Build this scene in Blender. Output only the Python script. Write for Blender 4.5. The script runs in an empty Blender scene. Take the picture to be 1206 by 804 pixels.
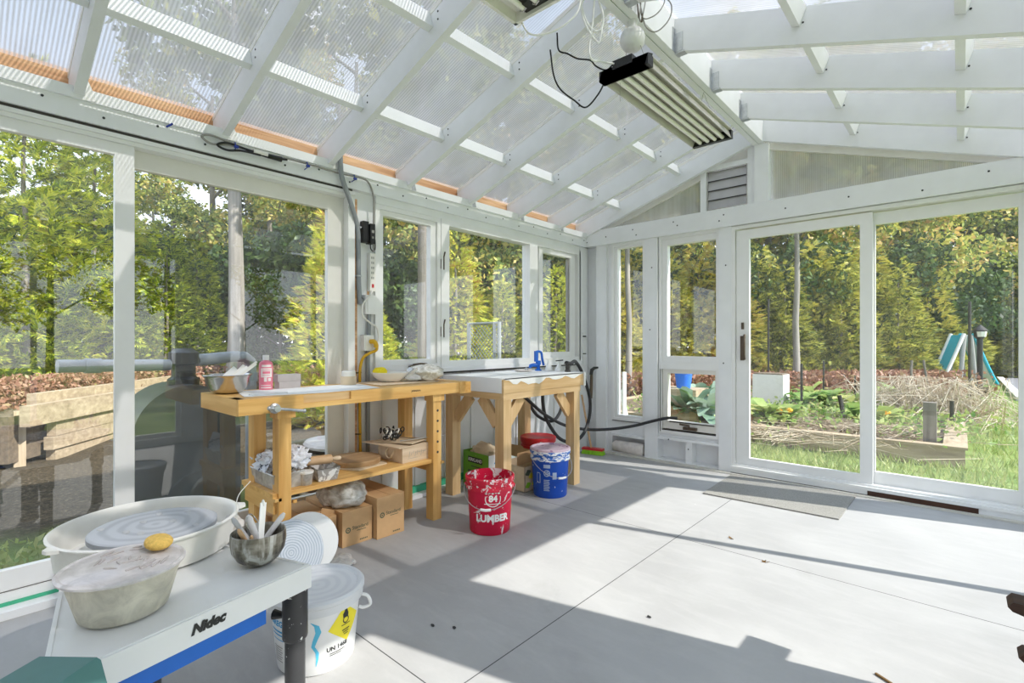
SKY, SUN, EXPO = 1.0, 3.8, 1.2
import bpy, bmesh, math, random
import numpy as np
from mathutils import Vector, Matrix, noise as mnoise
random.seed(7)
PI = math.pi
S = bpy.context.scene
COL = S.collection

# ------------------------------------------------------------------ materials
def nt(name):
    m = bpy.data.materials.new(name); m.use_nodes = True
    t = m.node_tree; t.nodes.clear()
    o = t.nodes.new('ShaderNodeOutputMaterial')
    return m, t, o
def N(t, typ, **kw):
    n = t.nodes.new(typ)
    for k, v in kw.items():
        if k.startswith('i_'):
            n.inputs[k[2:].replace('_', ' ')].default_value = v
        else:
            setattr(n, k, v)
    return n
def L(t, a, b): t.links.new(a, b)
def c4(c): return (c[0], c[1], c[2], 1)
def ramp(t, fac, stops, interp='LINEAR'):
    r = t.nodes.new('ShaderNodeValToRGB'); r.color_ramp.interpolation = interp
    e = r.color_ramp.elements
    while len(e) < len(stops): e.new(.5)
    for i, (p, c) in enumerate(stops):
        e[i].position = p; e[i].color = c4(c) if len(c) == 3 else c
    L(t, fac, r.inputs[0]); return r.outputs[0]
def coords(t, scale=(1, 1, 1), kind='Object'):
    tc = N(t, 'ShaderNodeTexCoord'); mp = N(t, 'ShaderNodeMapping')
    mp.inputs['Scale'].default_value = scale
    L(t, tc.outputs[kind], mp.inputs[0]); return mp.outputs[0]
def noise(t, vec, scale, detail=4, rough=.55, dist=0):
    n = N(t, 'ShaderNodeTexNoise'); n.inputs['Scale'].default_value = scale
    n.inputs['Detail'].default_value = detail; n.inputs['Roughness'].default_value = rough
    n.inputs['Distortion'].default_value = dist
    L(t, vec, n.inputs['Vector']); return n.outputs['Fac']
def mixc(t, fac, a, b, mode='MIX'):
    m = N(t, 'ShaderNodeMix', data_type='RGBA', blend_type=mode)
    for k, v in ((0, fac), (6, a), (7, b)):
        if hasattr(v, 'default_value'): L(t, v, m.inputs[k])
        else: m.inputs[k].default_value = v if k == 0 else c4(v)
    return m.outputs[2]
def math_(t, op, a, b=None):
    m = N(t, 'ShaderNodeMath', operation=op)
    for i, v in enumerate((a, b)):
        if v is None: continue
        if hasattr(v, 'default_value'): L(t, v, m.inputs[i])
        else: m.inputs[i].default_value = v
    return m.outputs[0]
def bsdf(t, o, col, rough=.5, metal=0, spec=.5, bump=None, bstr=.2, bdist=.01, trans=0, ior=1.45, coat=0):
    p = N(t, 'ShaderNodeBsdfPrincipled')
    if hasattr(col, 'default_value'): L(t, col, p.inputs['Base Color'])
    else: p.inputs['Base Color'].default_value = c4(col)
    if hasattr(rough, 'default_value'): L(t, rough, p.inputs['Roughness'])
    else: p.inputs['Roughness'].default_value = rough
    p.inputs['Metallic'].default_value = metal
    p.inputs['Specular IOR Level'].default_value = spec
    p.inputs['Transmission Weight'].default_value = trans
    p.inputs['IOR'].default_value = ior
    p.inputs['Coat Weight'].default_value = coat
    if bump is not None:
        b = N(t, 'ShaderNodeBump'); b.inputs['Strength'].default_value = bstr; b.inputs['Distance'].default_value = bdist
        L(t, bump, b.inputs['Height']); L(t, b.outputs[0], p.inputs['Normal'])
    L(t, p.outputs[0], o.inputs[0]); return p
MAT = {}
def flat(name, col, rough=.5, metal=0, spec=.5, var=.06, scale=9, bstr=.0):
    """plain material with a little mottling"""
    m, t, o = nt(name)
    v = coords(t); n = noise(t, v, scale, 5)
    a = [max(0, x * (1 - var)) for x in col]; b = [min(1, x * (1 + var)) for x in col]
    c = ramp(t, n, [(.3, a), (.7, b)])
    bsdf(t, o, c, rough, metal, spec, n if bstr else None, bstr)
    MAT[name] = m; return m
def wood(name, axis, dark, light, rough=.5, scale=1.0, knots=True):
    m, t, o = nt(name)
    s = [26 * scale] * 3; s['xyz'.index(axis)] = 1.6 * scale
    v = coords(t, tuple(s))
    n = noise(t, v, 1.0, 6, .6, .6)
    s2 = [7 * scale] * 3; s2['xyz'.index(axis)] = .7 * scale
    n2 = noise(t, coords(t, tuple(s2)), 1.0, 2, .5, 1.2)
    f = math_(t, 'ADD', math_(t, 'MULTIPLY', n, .55), math_(t, 'MULTIPLY', n2, .45))
    c = ramp(t, f, [(.32, dark), (.5, [(a + b) / 2 for a, b in zip(dark, light)]), (.66, light)])
    bsdf(t, o, c, rough, bump=n, bstr=.08, bdist=.004)
    MAT[name] = m; return m
def splat(name, base, paint, amount=.5, scale=14, rough=.45, stretch=(1, 1, 1), fade=None):
    """coloured plastic with dried clay slip; amount = threshold (lower = more). fade=(z0,z1): more slip toward z1"""
    m, t, o = nt(name)
    v = coords(t, stretch)
    n = noise(t, v, scale, 6, .62, .8)
    n3 = noise(t, coords(t), scale * 3.1, 3, .6)
    f = n
    if fade:
        sx = N(t, 'ShaderNodeSeparateXYZ'); L(t, coords(t), sx.inputs[0])
        mr = N(t, 'ShaderNodeMapRange'); mr.inputs[1].default_value = fade[0]; mr.inputs[2].default_value = fade[1]
        mr.inputs[3].default_value = -.05; mr.inputs[4].default_value = .055
        L(t, sx.outputs[2], mr.inputs[0]); f = math_(t, 'ADD', n, mr.outputs[0])
    mask = ramp(t, f, [(amount, (0, 0, 0)), (amount + .02, (1, 1, 1))])
    dots = ramp(t, n3, [(.68, (0, 0, 0)), (.70, (1, 1, 1))])
    mx = math_(t, 'MAXIMUM', mask, dots)
    c = mixc(t, mx, base, paint)
    bsdf(t, o, c, rough, bump=mx, bstr=.25, bdist=.003)
    MAT[name] = m; return m

flat('white_paint', (.80, .81, .82), .45, var=.035, scale=5)
flat('white_paint_trim', (.83, .84, .84), .4, var=.03, scale=7)
flat('vinyl', (.81, .81, .80), .3, var=.02)
flat('vinyl_cream', (.74, .72, .67), .35, var=.03)
flat('grey_strip', (.62, .60, .54), .6)
flat('gasket', (.05, .045, .04), .6)
flat('screw', (.03, .03, .03), .5)
flat('galv', (.52, .54, .55), .35, .8, var=.15, scale=40)
flat('steel', (.55, .53, .50), .22, 1.0, var=.1)
flat('dark_metal', (.06, .055, .05), .4, .6)
flat('bronze', (.12, .09, .065), .45, .5, var=.2)
flat('black', (.012, .012, .013), .35)
flat('rubber', (.025, .025, .027), .5, var=.2)
flat('grey_pvc', (.27, .29, .31), .45)
flat('wire_grey', (.30, .29, .27), .5)
flat('white_plastic', (.80, .80, .79), .35, var=.02)
flat('cream_plastic', (.80, .78, .73), .4, var=.04, scale=14)
flat('paper', (.82, .82, .80), .8, var=.04)
flat('cardboard', (.60, .37, .18), .8, var=.07, scale=12)
flat('cardboard_in', (.48, .29, .14), .85, var=.1)
flat('cardboard_pale', (.66, .52, .36), .85, var=.1, scale=8)
flat('kraft', (.68, .55, .38), .8, var=.08)
flat('ink', (.03, .03, .028), .7)
flat('ink_green', (.10, .12, .07), .7)
flat('ink_white', (.82, .82, .8), .6)
flat('blue_strip', (.0, .13, .56), .3)
flat('sponge', (.72, .47, .12), .95, var=.16, scale=120, bstr=.4)
flat('sponge_lemon', (.90, .72, .02), .9, var=.1, scale=90, bstr=.3)
flat('blue_iron', (.01, .13, .58), .35, var=.15)
flat('teal', (.07, .19, .18), .42, var=.12, scale=5)
flat('pink_label', (.76, .20, .28), .45)
flat('pink_light', (.85, .75, .74), .5)
flat('green_box', (.17, .42, .03), .5)
flat('red_plastic', (.52, .02, .025), .4, var=.1)
flat('lime', (.30, .62, .03), .7, var=.1, scale=50)
flat('yellow_cord', (.72, .42, .02), .5)
flat('yellow_label', (.88, .74, .03), .5)
flat('blue_print', (.03, .33, .62), .5)
flat('cyan_print', (.10, .50, .72), .5)
flat('grey_clay', (.50, .50, .51), .75, var=.1, scale=30)
flat('soap_grey', (.46, .42, .41), .8, var=.06, scale=25)
flat('green_foam', (.06, .42, .24), .7, var=.06)
flat('towel', (.70, .65, .61), .95, var=.16, scale=11, bstr=.3)
flat('mat_grey', (.29, .28, .255), .95, var=.25, scale=160, bstr=.6)
flat('tube', (.86, .84, .79), .25, var=.02)
flat('reflector', (.55, .53, .48), .35, .3, var=.05)
flat('bulb', (.78, .78, .77), .3, var=.02)
flat('dry_leaf', (.16, .09, .03), .8)
flat('orange_tape', (.62, .30, .10), .7)
flat('blue_tie', (.02, .05, .35), .4)
flat('asphalt', (.20, .20, .22), .9, var=.1, scale=30)
flat('concrete_curb', (.55, .53, .50), .9)
flat('tank', (.075, .08, .082), .35, var=.2, scale=4)
flat('slide_white', (.75, .78, .78), .4)
flat('slide_teal', (.02, .38, .50), .4)
flat('play_grey', (.34, .34, .33), .6)
flat('chain', (.34, .36, .36), .45, .5)
flat('flower', (.90, .42, .02), .7)
flat('paint_blue', (.03, .18, .75), .5)
flat('pvc_white', (.78, .78, .75), .4)

for ax in 'xyz':
    wood('pine_' + ax, ax, (.56, .27, .06), (.86, .55, .20), .38)
    wood('fir_' + ax, ax, (.52, .31, .12), (.76, .55, .31), .55)
    wood('weathered_' + ax, ax, (.26, .19, .12), (.56, .45, .31), .8)
    wood('dark_wood_' + ax, ax, (.02, .008, .004), (.085, .032, .016), .6)
wood('osb', 'y', (.36, .13, .04), (.86, .56, .32), .7, 1.3)
wood('bat_wood', 'y', (.33, .19, .085), (.52, .35, .19), .6)
wood('box_wood', 'y', (.56, .40, .25), (.74, .60, .44), .7)
wood('roll_wood', 'y', (.50, .30, .15), (.70, .48, .29), .5)
wood('bark', 'z', (.085, .07, .055), (.30, .27, .23), .95, .6)
wood('bark_pale', 'z', (.15, .135, .12), (.42, .39, .35), .95, .5)
splat('red_bucket', (.60, .004, .045), (.80, .74, .73), .60, 11, fade=(.05, .37))
splat('red_rim', (.62, .012, .045), (.80, .70, .70), .57, 22)
splat('blue_bucket', (.004, .065, .42), (.60, .66, .74), .69, 10)
splat('blue_rim', (.02, .13, .50), (.78, .80, .83), .47, 17, stretch=(1, 1, 2.5))
splat('lid_pink', (.62, .48, .56), (.36, .20, .33), .57, 13)
splat('tin', (.34, .32, .30), (.76, .75, .73), .52, 16)
splat('wheel_leg', (.035, .035, .037), (.75, .75, .72), .80, 20, .35)

def m_concrete():
    m, t, o = nt('concrete_floor')
    v = coords(t)
    n1 = noise(t, v, .9, 5, .6, .4); n2 = noise(t, coords(t, (2.2, 7, 1)), 1.6, 6, .65, .5); n3 = noise(t, v, 55, 3)
    c = ramp(t, n1, [(.3, (.335, .33, .325)), (.55, (.405, .40, .395)), (.75, (.455, .45, .44))])
    c = mixc(t, math_(t, 'MULTIPLY', ramp(t, n2, [(.45, (0, 0, 0)), (.75, (1, 1, 1))]), .35), c, (.52, .515, .50))
    st = ramp(t, noise(t, v, 2.1, 4, .6, 1.0), [(.64, (0, 0, 0)), (.74, (1, 1, 1))])
    c = mixc(t, math_(t, 'MULTIPLY', st, .25), c, (.27, .265, .25))
    sp = ramp(t, noise(t, v, 3.3, 5, .7), [(.70, (0, 0, 0)), (.72, (1, 1, 1))])
    c = mixc(t, math_(t, 'MULTIPLY', sp, .6), c, (.62, .62, .61))
    c = mixc(t, math_(t, 'MULTIPLY', n3, .12), c, (.22, .22, .22))
    # saw-cut joints
    sx = N(t, 'ShaderNodeSeparateXYZ'); L(t, v, sx.inputs[0])
    jm = None
    for ax, p in ((0, 1.86), (1, -1.805), (1, -3.662)):
        d = math_(t, 'ABSOLUTE', math_(t, 'SUBTRACT', sx.outputs[ax], p))
        k = math_(t, 'LESS_THAN', d, .0022)
        jm = k if jm is None else math_(t, 'MAXIMUM', jm, k)
    c = mixc(t, jm, c, (.05, .05, .05))
    r = ramp(t, n1, [(.3, (.5, .5, .5)), (.7, (.72, .72, .72))])
    bsdf(t, o, c, r, spec=.35, bump=n3, bstr=.05, bdist=.003)
    MAT['concrete'] = m
m_concrete()

def m_glass():
    m, t, o = nt('window_glass')
    g = N(t, 'ShaderNodeNewGeometry')
    mi = N(t, 'ShaderNodeMix', data_type='FLOAT'); L(t, g.outputs['Backfacing'], mi.inputs[0])
    mi.inputs[2].default_value = 1.95; mi.inputs[3].default_value = 1 / 1.95
    fr = N(t, 'ShaderNodeFresnel'); L(t, mi.outputs[0], fr.inputs[0])
    tr = N(t, 'ShaderNodeBsdfTransparent'); tr.inputs[0].default_value = (.94, .96, .95, 1)
    gl = N(t, 'ShaderNodeBsdfGlossy'); gl.inputs['Roughness'].default_value = 0.0; gl.inputs[0].default_value = (1, 1, 1, 1)
    ms = N(t, 'ShaderNodeMixShader'); L(t, fr.outputs[0], ms.inputs[0]); L(t, tr.outputs[0], ms.inputs[1]); L(t, gl.outputs[0], ms.inputs[2])
    # dust film
    df = N(t, 'ShaderNodeBsdfDiffuse'); df.inputs[0].default_value = (.8, .8, .78, 1)
    n = noise(t, coords(t, (1, 1, .5)), 3.0, 5, .65, .6)
    d = ramp(t, n, [(.35, (.004, .004, .004)), (.78, (.04, .04, .04))])
    m2 = N(t, 'ShaderNodeMixShader'); L(t, d, m2.inputs[0]); L(t, ms.outputs[0], m2.inputs[1]); L(t, df.outputs[0], m2.inputs[2])
    L(t, m2.outputs[0], o.inputs[0]); MAT['glass'] = m
m_glass()

def m_poly(name, axis, pitch, clear, tint=(.86, .87, .86), tcol=(.80, .81, .82)):
    m, t, o = nt(name)
    v = coords(t); sx = N(t, 'ShaderNodeSeparateXYZ'); L(t, v, sx.inputs[0])
    s = math_(t, 'SINE', math_(t, 'MULTIPLY', sx.outputs['xyz'.index(axis)], 2 * PI / pitch))
    s = math_(t, 'ADD', math_(t, 'MULTIPLY', s, .5), .5)
    st = [1.5, 1.5, 1.5]; st['xyz'.index(axis)] = 5
    n = noise(t, coords(t, tuple(st)), 1.3, 4, .6, .5)
    dirt = ramp(t, n, [(.35, (1, 1, 1)), (.7, (.74, .73, .69))])
    tl = N(t, 'ShaderNodeBsdfTranslucent'); L(t, mixc(t, 1.0, dirt, tint, 'MULTIPLY'), tl.inputs[0])
    df = N(t, 'ShaderNodeBsdfDiffuse'); df.inputs[0].default_value = (.75, .75, .74, 1)
    a = N(t, 'ShaderNodeMixShader'); a.inputs[0].default_value = .22; L(t, tl.outputs[0], a.inputs[1]); L(t, df.outputs[0], a.inputs[2])
    tr = N(t, 'ShaderNodeBsdfTransparent'); tr.inputs[0].default_value = c4(tcol)
    f = math_(t, 'ADD', math_(t, 'MULTIPLY', s, -.30), clear + .15)
    b = N(t, 'ShaderNodeMixShader'); L(t, f, b.inputs[0]); L(t, a.outputs[0], b.inputs[1]); L(t, tr.outputs[0], b.inputs[2])
    gl = N(t, 'ShaderNodeBsdfGlossy'); gl.inputs['Roughness'].default_value = .25
    e = N(t, 'ShaderNodeMixShader'); e.inputs[0].default_value = .05; L(t, b.outputs[0], e.inputs[1]); L(t, gl.outputs[0], e.inputs[2])
    L(t, e.outputs[0], o.inputs[0]); MAT[name] = m
m_poly('polycarbonate', 'y', .0165, .22, (.25, .25, .245), (.86, .86, .87))
m_poly('polycarbonate_gable', 'x', .011, .42, (.50, .49, .45), (.85, .86, .86))

def m_clear(name, col, clear, milk, rough=.15):
    """thin clear/milky plastic film or tub wall"""
    m, t, o = nt(name)
    tr = N(t, 'ShaderNodeBsdfTransparent'); tr.inputs[0].default_value = (.95, .95, .94, 1)
    df = N(t, 'ShaderNodeBsdfDiffuse'); 
    n = noise(t, coords(t), 14, 5, .6, 1.2)
    L(t, ramp(t, n, [(.35, [x * .8 for x in col]), (.65, col)]), df.inputs[0])
    tl = N(t, 'ShaderNodeBsdfTranslucent'); tl.inputs[0].default_value = c4(col)
    a = N(t, 'ShaderNodeMixShader'); a.inputs[0].default_value = .3; L(t, df.outputs[0], a.inputs[1]); L(t, tl.outputs[0], a.inputs[2])
    f = ramp(t, n, [(.35, (clear + .12,) * 3), (.7, (max(0, clear - .25),) * 3)])
    b = N(t, 'ShaderNodeMixShader'); L(t, f, b.inputs[0]); L(t, a.outputs[0], b.inputs[1]); L(t, tr.outputs[0], b.inputs[2])
    gl = N(t, 'ShaderNodeBsdfGlossy'); gl.inputs['Roughness'].default_value = rough
    e = N(t, 'ShaderNodeMixShader'); e.inputs[0].default_value = milk; L(t, b.outputs[0], e.inputs[1]); L(t, gl.outputs[0], e.inputs[2])
    L(t, e.outputs[0], o.inputs[0]); MAT[name] = m
m_clear('tub_clear', (.93, .89, .78), .14, .05)
m_clear('lid_clear', (.86, .82, .82), .06, .10, .2)
m_clear('film', (.78, .79, .78), .35, .2, .1)
m_clear('tub_dirty', (.78, .75, .69), .40, .12)

def m_clayfilm():
    m, t, o = nt('clay_in_bag')
    n = noise(t, coords(t, (1, 1, 1.6)), 9, 6, .6, 2.0)
    c = ramp(t, n, [(.3, (.36, .35, .31)), (.5, (.62, .61, .56)), (.7, (.86, .86, .84))])
    bsdf(t, o, c, .22, spec=.7, bump=n, bstr=.7, bdist=.02); MAT['clay_bag'] = m
m_clayfilm()
def m_newsprint():
    m, t, o = nt('newsprint')
    v = coords(t); n = noise(t, v, 16, 3, .5, .6)
    c = ramp(t, n, [(.60, (.72, .74, .80)), (.615, (.10, .11, .15)), (.65, (.10, .11, .15)), (.665, (.70, .73, .80))])
    bsdf(t, o, c, .85); MAT['newsprint'] = m
m_newsprint()
def m_rings(name, cols, scale, centre=(0, 0, 0)):
    m, t, o = nt(name)
    w = N(t, 'ShaderNodeTexWave', wave_type='RINGS', rings_direction='Z')
    w.inputs['Scale'].default_value = scale; w.inputs['Distortion'].default_value = 2.2; w.inputs['Detail'].default_value = 3
    L(t, coords(t), w.inputs[0])
    n = noise(t, coords(t), 7, 5, .6, 1)
    f = math_(t, 'ADD', math_(t, 'MULTIPLY', w.outputs[1], .5), math_(t, 'MULTIPLY', n, .5))
    c = ramp(t, f, [(.3, cols[0]), (.6, cols[1])]); bsdf(t, o, c, .55, bump=f, bstr=.2, bdist=.004); MAT[name] = m
m_rings('bat_rings', ((.42, .48, .55), (.66, .70, .75)), 26)
m_rings('wheelhead_rings', ((.40, .41, .44), (.50, .51, .54)), 7)
m_rings('lid_rings', ((.62, .63, .65), (.68, .69, .70)), 8)
def m_pot():
    m, t, o = nt('glazed_pot')
    n = noise(t, coords(t, (1, 1, .22)), 26, 4, .6, .5); n2 = noise(t, coords(t, (.5, .5, 3)), 12, 3)
    c = ramp(t, n, [(.42, (.035, .028, .02)), (.54, (.17, .155, .12)), (.64, (.46, .46, .44))])
    c = mixc(t, ramp(t, n2, [(.5, (0, 0, 0)), (.62, (.55, .55, .55))]), c, (.30, .29, .25))
    bsdf(t, o, c, .3); MAT['pot'] = m
m_pot()
def m_leaf(name, cols, trans=.35, nscale=.9):
    m, t, o = nt(name)
    g = N(t, 'ShaderNodeNewGeometry'); oi = N(t, 'ShaderNodeObjectInfo')
    n = noise(t, coords(t), nscale, 3)
    f = math_(t, 'ADD', math_(t, 'MULTIPLY', g.outputs['Random Per Island'], .42), math_(t, 'MULTIPLY', n, .62))
    f = math_(t, 'ADD', f, math_(t, 'MULTIPLY', math_(t, 'SUBTRACT', oi.outputs['Random'], .5), .28))
    k = len(cols)
    c = ramp(t, f, [(.2 + .62 * i / (k - 1), cc) for i, cc in enumerate(cols)])
    d = N(t, 'ShaderNodeBsdfDiffuse'); L(t, c, d.inputs[0])
    tl = N(t, 'ShaderNodeBsdfTranslucent'); L(t, c, tl.inputs[0])
    a = N(t, 'ShaderNodeMixShader'); a.inputs[0].default_value = trans; L(t, d.outputs[0], a.inputs[1]); L(t, tl.outputs[0], a.inputs[2])
    gl = N(t, 'ShaderNodeBsdfGlossy'); gl.inputs['Roughness'].default_value = .5
    e = N(t, 'ShaderNodeMixShader'); e.inputs[0].default_value = .03; L(t, a.outputs[0], e.inputs[1]); L(t, gl.outputs[0], e.inputs[2])
    L(t, e.outputs[0], o.inputs[0]); MAT[name] = m
m_leaf('arbor', [(.04, .08, .01), (.24, .34, .03), (.54, .59, .05), (.72, .70, .09), (.42, .25, .06)])
m_leaf('arbor_back', [(.05, .08, .01), (.26, .31, .05), (.56, .55, .11), (.74, .64, .13), (.50, .34, .09)])
m_leaf('broadleaf', [(.02, .045, .01), (.11, .18, .04), (.36, .43, .09), (.62, .56, .13), (.64, .40, .15)], .4)
m_leaf('dark_leaf', [(.02, .045, .015), (.05, .10, .03), (.10, .17, .045), (.18, .24, .07)], .3)
m_leaf('rust', [(.14, .055, .03), (.32, .15, .09), (.46, .27, .18), (.34, .30, .12)], .3, 2.5)
m_leaf('garden_leaf', [(.10, .22, .04), (.26, .40, .10), (.46, .52, .18), (.60, .58, .24)], .4, 2.5)
m_leaf('kale', [(.12, .22, .15), (.26, .38, .28), (.42, .52, .42), (.20, .42, .08)], .3, 4)
m_leaf('straw', [(.24, .17, .10), (.46, .36, .24), (.66, .56, .42), (.74, .68, .56)], .2, 5)
m_leaf('grass', [(.16, .24, .06), (.28, .36, .11), (.38, .44, .16), (.50, .50, .22)], .4, 1.2)
def m_ground():
    m, t, o = nt('lawn_ground')
    v = coords(t); n = noise(t, v, 1.3, 5, .6); n2 = noise(t, v, 40, 3)
    c = ramp(t, n, [(.35, (.16, .24, .07)), (.55, (.27, .35, .11)), (.75, (.38, .40, .17))])
    c = mixc(t, math_(t, 'MULTIPLY', n2, .4), c, (.10, .17, .03))
    sx = N(t, 'ShaderNodeSeparateXYZ'); L(t, v, sx.inputs[0])
    w = math_(t, 'ADD', sx.outputs[0], math_(t, 'MULTIPLY', n, 1.0))
    wm = N(t, 'ShaderNodeMapRange'); wm.inputs[1].default_value = -.5; wm.inputs[2].default_value = -1.1; L(t, w, wm.inputs[0])
    soil = ramp(t, n2, [(.3, (.035, .03, .02)), (.6, (.09, .07, .045)), (.75, (.20, .165, .115))])
    c = mixc(t, wm.outputs[0], c, soil)
    bsdf(t, o, c, .95, spec=.1, bump=n2, bstr=.6, bdist=.03); MAT['lawn'] = m
m_ground()
flat('soil', (.16, .12, .08), .95, var=.35, scale=30, bstr=.6)

def m_sheet():
    m, t, o = nt('sheet_clear')
    tr = N(t, 'ShaderNodeBsdfTransparent'); gl = N(t, 'ShaderNodeBsdfGlossy'); gl.inputs['Roughness'].default_value = .1
    e = N(t, 'ShaderNodeMixShader'); e.inputs[0].default_value = .06; L(t, tr.outputs[0], e.inputs[1]); L(t, gl.outputs[0], e.inputs[2]); L(t, e.outputs[0], o.inputs[0]); MAT['sheet_clear'] = m
m_sheet()
flat('slip', (.74, .64, .42), .4)

# ------------------------------------------------------------------ mesh helpers
def wmat(o):
    m = o.matrix_basis.copy(); p = o.parent
    while p is not None:
        m = p.matrix_basis @ m; p = p.parent
    return m
class MB:
    """collects shapes and links them as ONE mesh object"""
    def __init__(s): s.bm = bmesh.new(); s.mi = 0
    def _f(s, vs):
        try:
            f = s.bm.faces.new(vs); f.material_index = s.mi; return f
        except ValueError: return None
    def box(s, lo, hi, M=None):
        c = [Vector((x, y, z)) for z in (lo[2], hi[2]) for y in (lo[1], hi[1]) for x in (lo[0], hi[0])]
        if M is not None: c = [M @ p for p in c]
        v = [s.bm.verts.new(p) for p in c]
        for q in ((0, 2, 3, 1), (4, 5, 7, 6), (0, 1, 5, 4), (2, 6, 7, 3), (0, 4, 6, 2), (1, 3, 7, 5)): s._f([v[i] for i in q])
        return s
    def prism(s, poly, vec, M=None):
        """polygon (3d points) extruded along vec"""
        a = [Vector(p) for p in poly]; vec = Vector(vec)
        b = [p + vec for p in a]
        if M is not None: a = [M @ p for p in a]; b = [M @ p for p in b]
        va = [s.bm.verts.new(p) for p in a]; vb = [s.bm.verts.new(p) for p in b]
        n = len(va)
        s._f(va[::-1]); s._f(vb)
        for i in range(n): s._f([va[i], va[(i + 1) % n], vb[(i + 1) % n], vb[i]])
        return s
    def bar(s, a, b, w, h, up=(0, 0, 1)):
        a = Vector(a); b = Vector(b); d = (b - a).normalized(); u = Vector(up)
        if abs(d.dot(u)) > .98: u = Vector((1, 0, 0))
        x = d.cross(u).normalized(); y = x.cross(d).normalized()
        q = [a + x * (i * w / 2) + y * (j * h / 2) for i, j in ((-1, -1), (1, -1), (1, 1), (-1, 1))]
        return s.prism(q, b - a)
    def tube(s, pts, r, seg=8, closed=False, caps=True):
        P = [Vector(p) for p in pts]; n = len(P)
        R = r if isinstance(r, (list, tuple)) else [r] * n
        rings = []; prev = None
        for i in range(n):
            if closed: d = P[(i + 1) % n] - P[i - 1]
            else: d = P[min(i + 1, n - 1)] - P[max(i - 1, 0)]
            d.normalize()
            if prev is None:
                u = Vector((0, 0, 1)) if abs(d.z) < .9 else Vector((1, 0, 0))
                x = d.cross(u).normalized()
            else: x = (prev - d * prev.dot(d)).normalized()
            prev = x; y = d.cross(x)
            rings.append([s.bm.verts.new(P[i] + (x * math.cos(2 * PI * k / seg) + y * math.sin(2 * PI * k / seg)) * R[i]) for k in range(seg)])
        for i in range(n if closed else n - 1):
            A = rings[i]; B = rings[(i + 1) % n]
            for k in range(seg): s._f([A[k], A[(k + 1) % seg], B[(k + 1) % seg], B[k]])
        if caps and not closed: s._f(rings[0][::-1]); s._f(rings[-1])
        return s
    def lathe(s, prof, c=(0, 0, 0), seg=32, sx=1, sy=1, M=None, wob=None, a0=0, a1=2 * PI, cap=True):
        full = abs(a1 - a0 - 2 * PI) < 1e-6; k = seg if full else seg + 1
        rings = []
        for j, (r, z) in enumerate(prof):
            ring = []
            for i in range(k):
                a = a0 + (a1 - a0) * i / seg
                rr = r * (1 + (wob(a, z) if wob else 0))
                p = Vector((c[0] + rr * math.cos(a) * sx, c[1] + rr * math.sin(a) * sy, c[2] + z))
                ring.append(s.bm.verts.new(M @ p if M is not None else p))
            rings.append(ring)
        for A, B in zip(rings, rings[1:]):
            for i in range(k if full else k - 1): s._f([A[i], A[(i + 1) % k], B[(i + 1) % k], B[i]])
        if full and cap:
            if prof[0][0] > 1e-4: s._f(rings[0][::-1])
            if prof[-1][0] > 1e-4: s._f(rings[-1])
        bmesh.ops.remove_doubles(s.bm, verts=[v for rg in (rings[0], rings[-1]) for v in rg], dist=1e-6)
        return s
    def quad(s, a, b, c, d):
        s._f([s.bm.verts.new(Vector(p)) for p in (a, b, c, d)]); return s
    def blob(s, c, rad, amp=.12, freq=2.0, sub=3, seed=0, flatz=None):
        r = bmesh.ops.create_icosphere(s.bm, subdivisions=sub, radius=1)
        for v in r['verts']:
            p = v.co.copy(); q = 1 + amp * mnoise.noise(p * freq + Vector((seed * 7.3, seed, 0))) + amp * .5 * mnoise.noise(p * freq * 2.7 + Vector((seed, 3, 1)))
            v.co = Vector((c[0] + p.x * rad[0] * q, c[1] + p.y * rad[1] * q, c[2] + p.z * rad[2] * q))
            if flatz is not None and v.co.z < flatz: v.co.z = flatz + (v.co.z - flatz) * .05
        for f in {f for v in r['verts'] for f in v.link_faces}: f.material_index = s.mi
        return s
    def build(s, name, mat, parent=None, bevel=0, smooth=35, local=False, bseg=2):
        if bevel:
            es = [e for e in s.bm.edges if len(e.link_faces) == 2 and e.calc_face_angle(0) > .6]
            bmesh.ops.bevel(s.bm, geom=es, offset=bevel, segments=bseg, profile=.6, affect='EDGES', clamp_overlap=True)
        bmesh.ops.recalc_face_normals(s.bm, faces=s.bm.faces[:]) if not getattr(s, 'raw', False) else None
        me = bpy.data.meshes.new(name); s.bm.to_mesh(me); s.bm.free()
        return link(name, me, mat, parent, smooth, local)
def link(name, me, mat, parent=None, smooth=35, local=False):
    mats = mat if isinstance(mat, (list, tuple)) else [mat]
    for m in mats: me.materials.append(MAT[m])
    if smooth:
        me.polygons.foreach_set('use_smooth', [True] * len(me.polygons))
        me.set_sharp_from_angle(angle=math.radians(smooth))
    o = bpy.data.objects.new(name, me); COL.objects.link(o)
    if parent is not None:
        o.parent = parent
        if not local: me.transform(wmat(parent).inverted())
    elif not local and len(me.vertices):
        co = np.empty(len(me.vertices) * 3); me.vertices.foreach_get('co', co); co = co.reshape(-1, 3)
        b = Vector(((co[:, 0].min() + co[:, 0].max()) / 2, (co[:, 1].min() + co[:, 1].max()) / 2, co[:, 2].min()))
        me.transform(Matrix.Translation(-b)); o.location = b
    return o
def tag(o, label, cat, group=None, kind=None):
    o['label'] = label; o['category'] = cat
    if group: o['group'] = group
    if kind: o['kind'] = kind
    return o
def thing(name, label, cat, loc=(0, 0, 0), rz=0, group=None, kind=None):
    o = bpy.data.objects.new(name, None); COL.objects.link(o); o.empty_display_size = .05
    o.location = loc; o.rotation_euler = (0, 0, rz)
    return tag(o, label, cat, group, kind)
def struct(o, label=None, cat=None):
    o['kind'] = 'structure'
    if label: o['label'] = label
    if cat: o['category'] = cat
    return o
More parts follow.
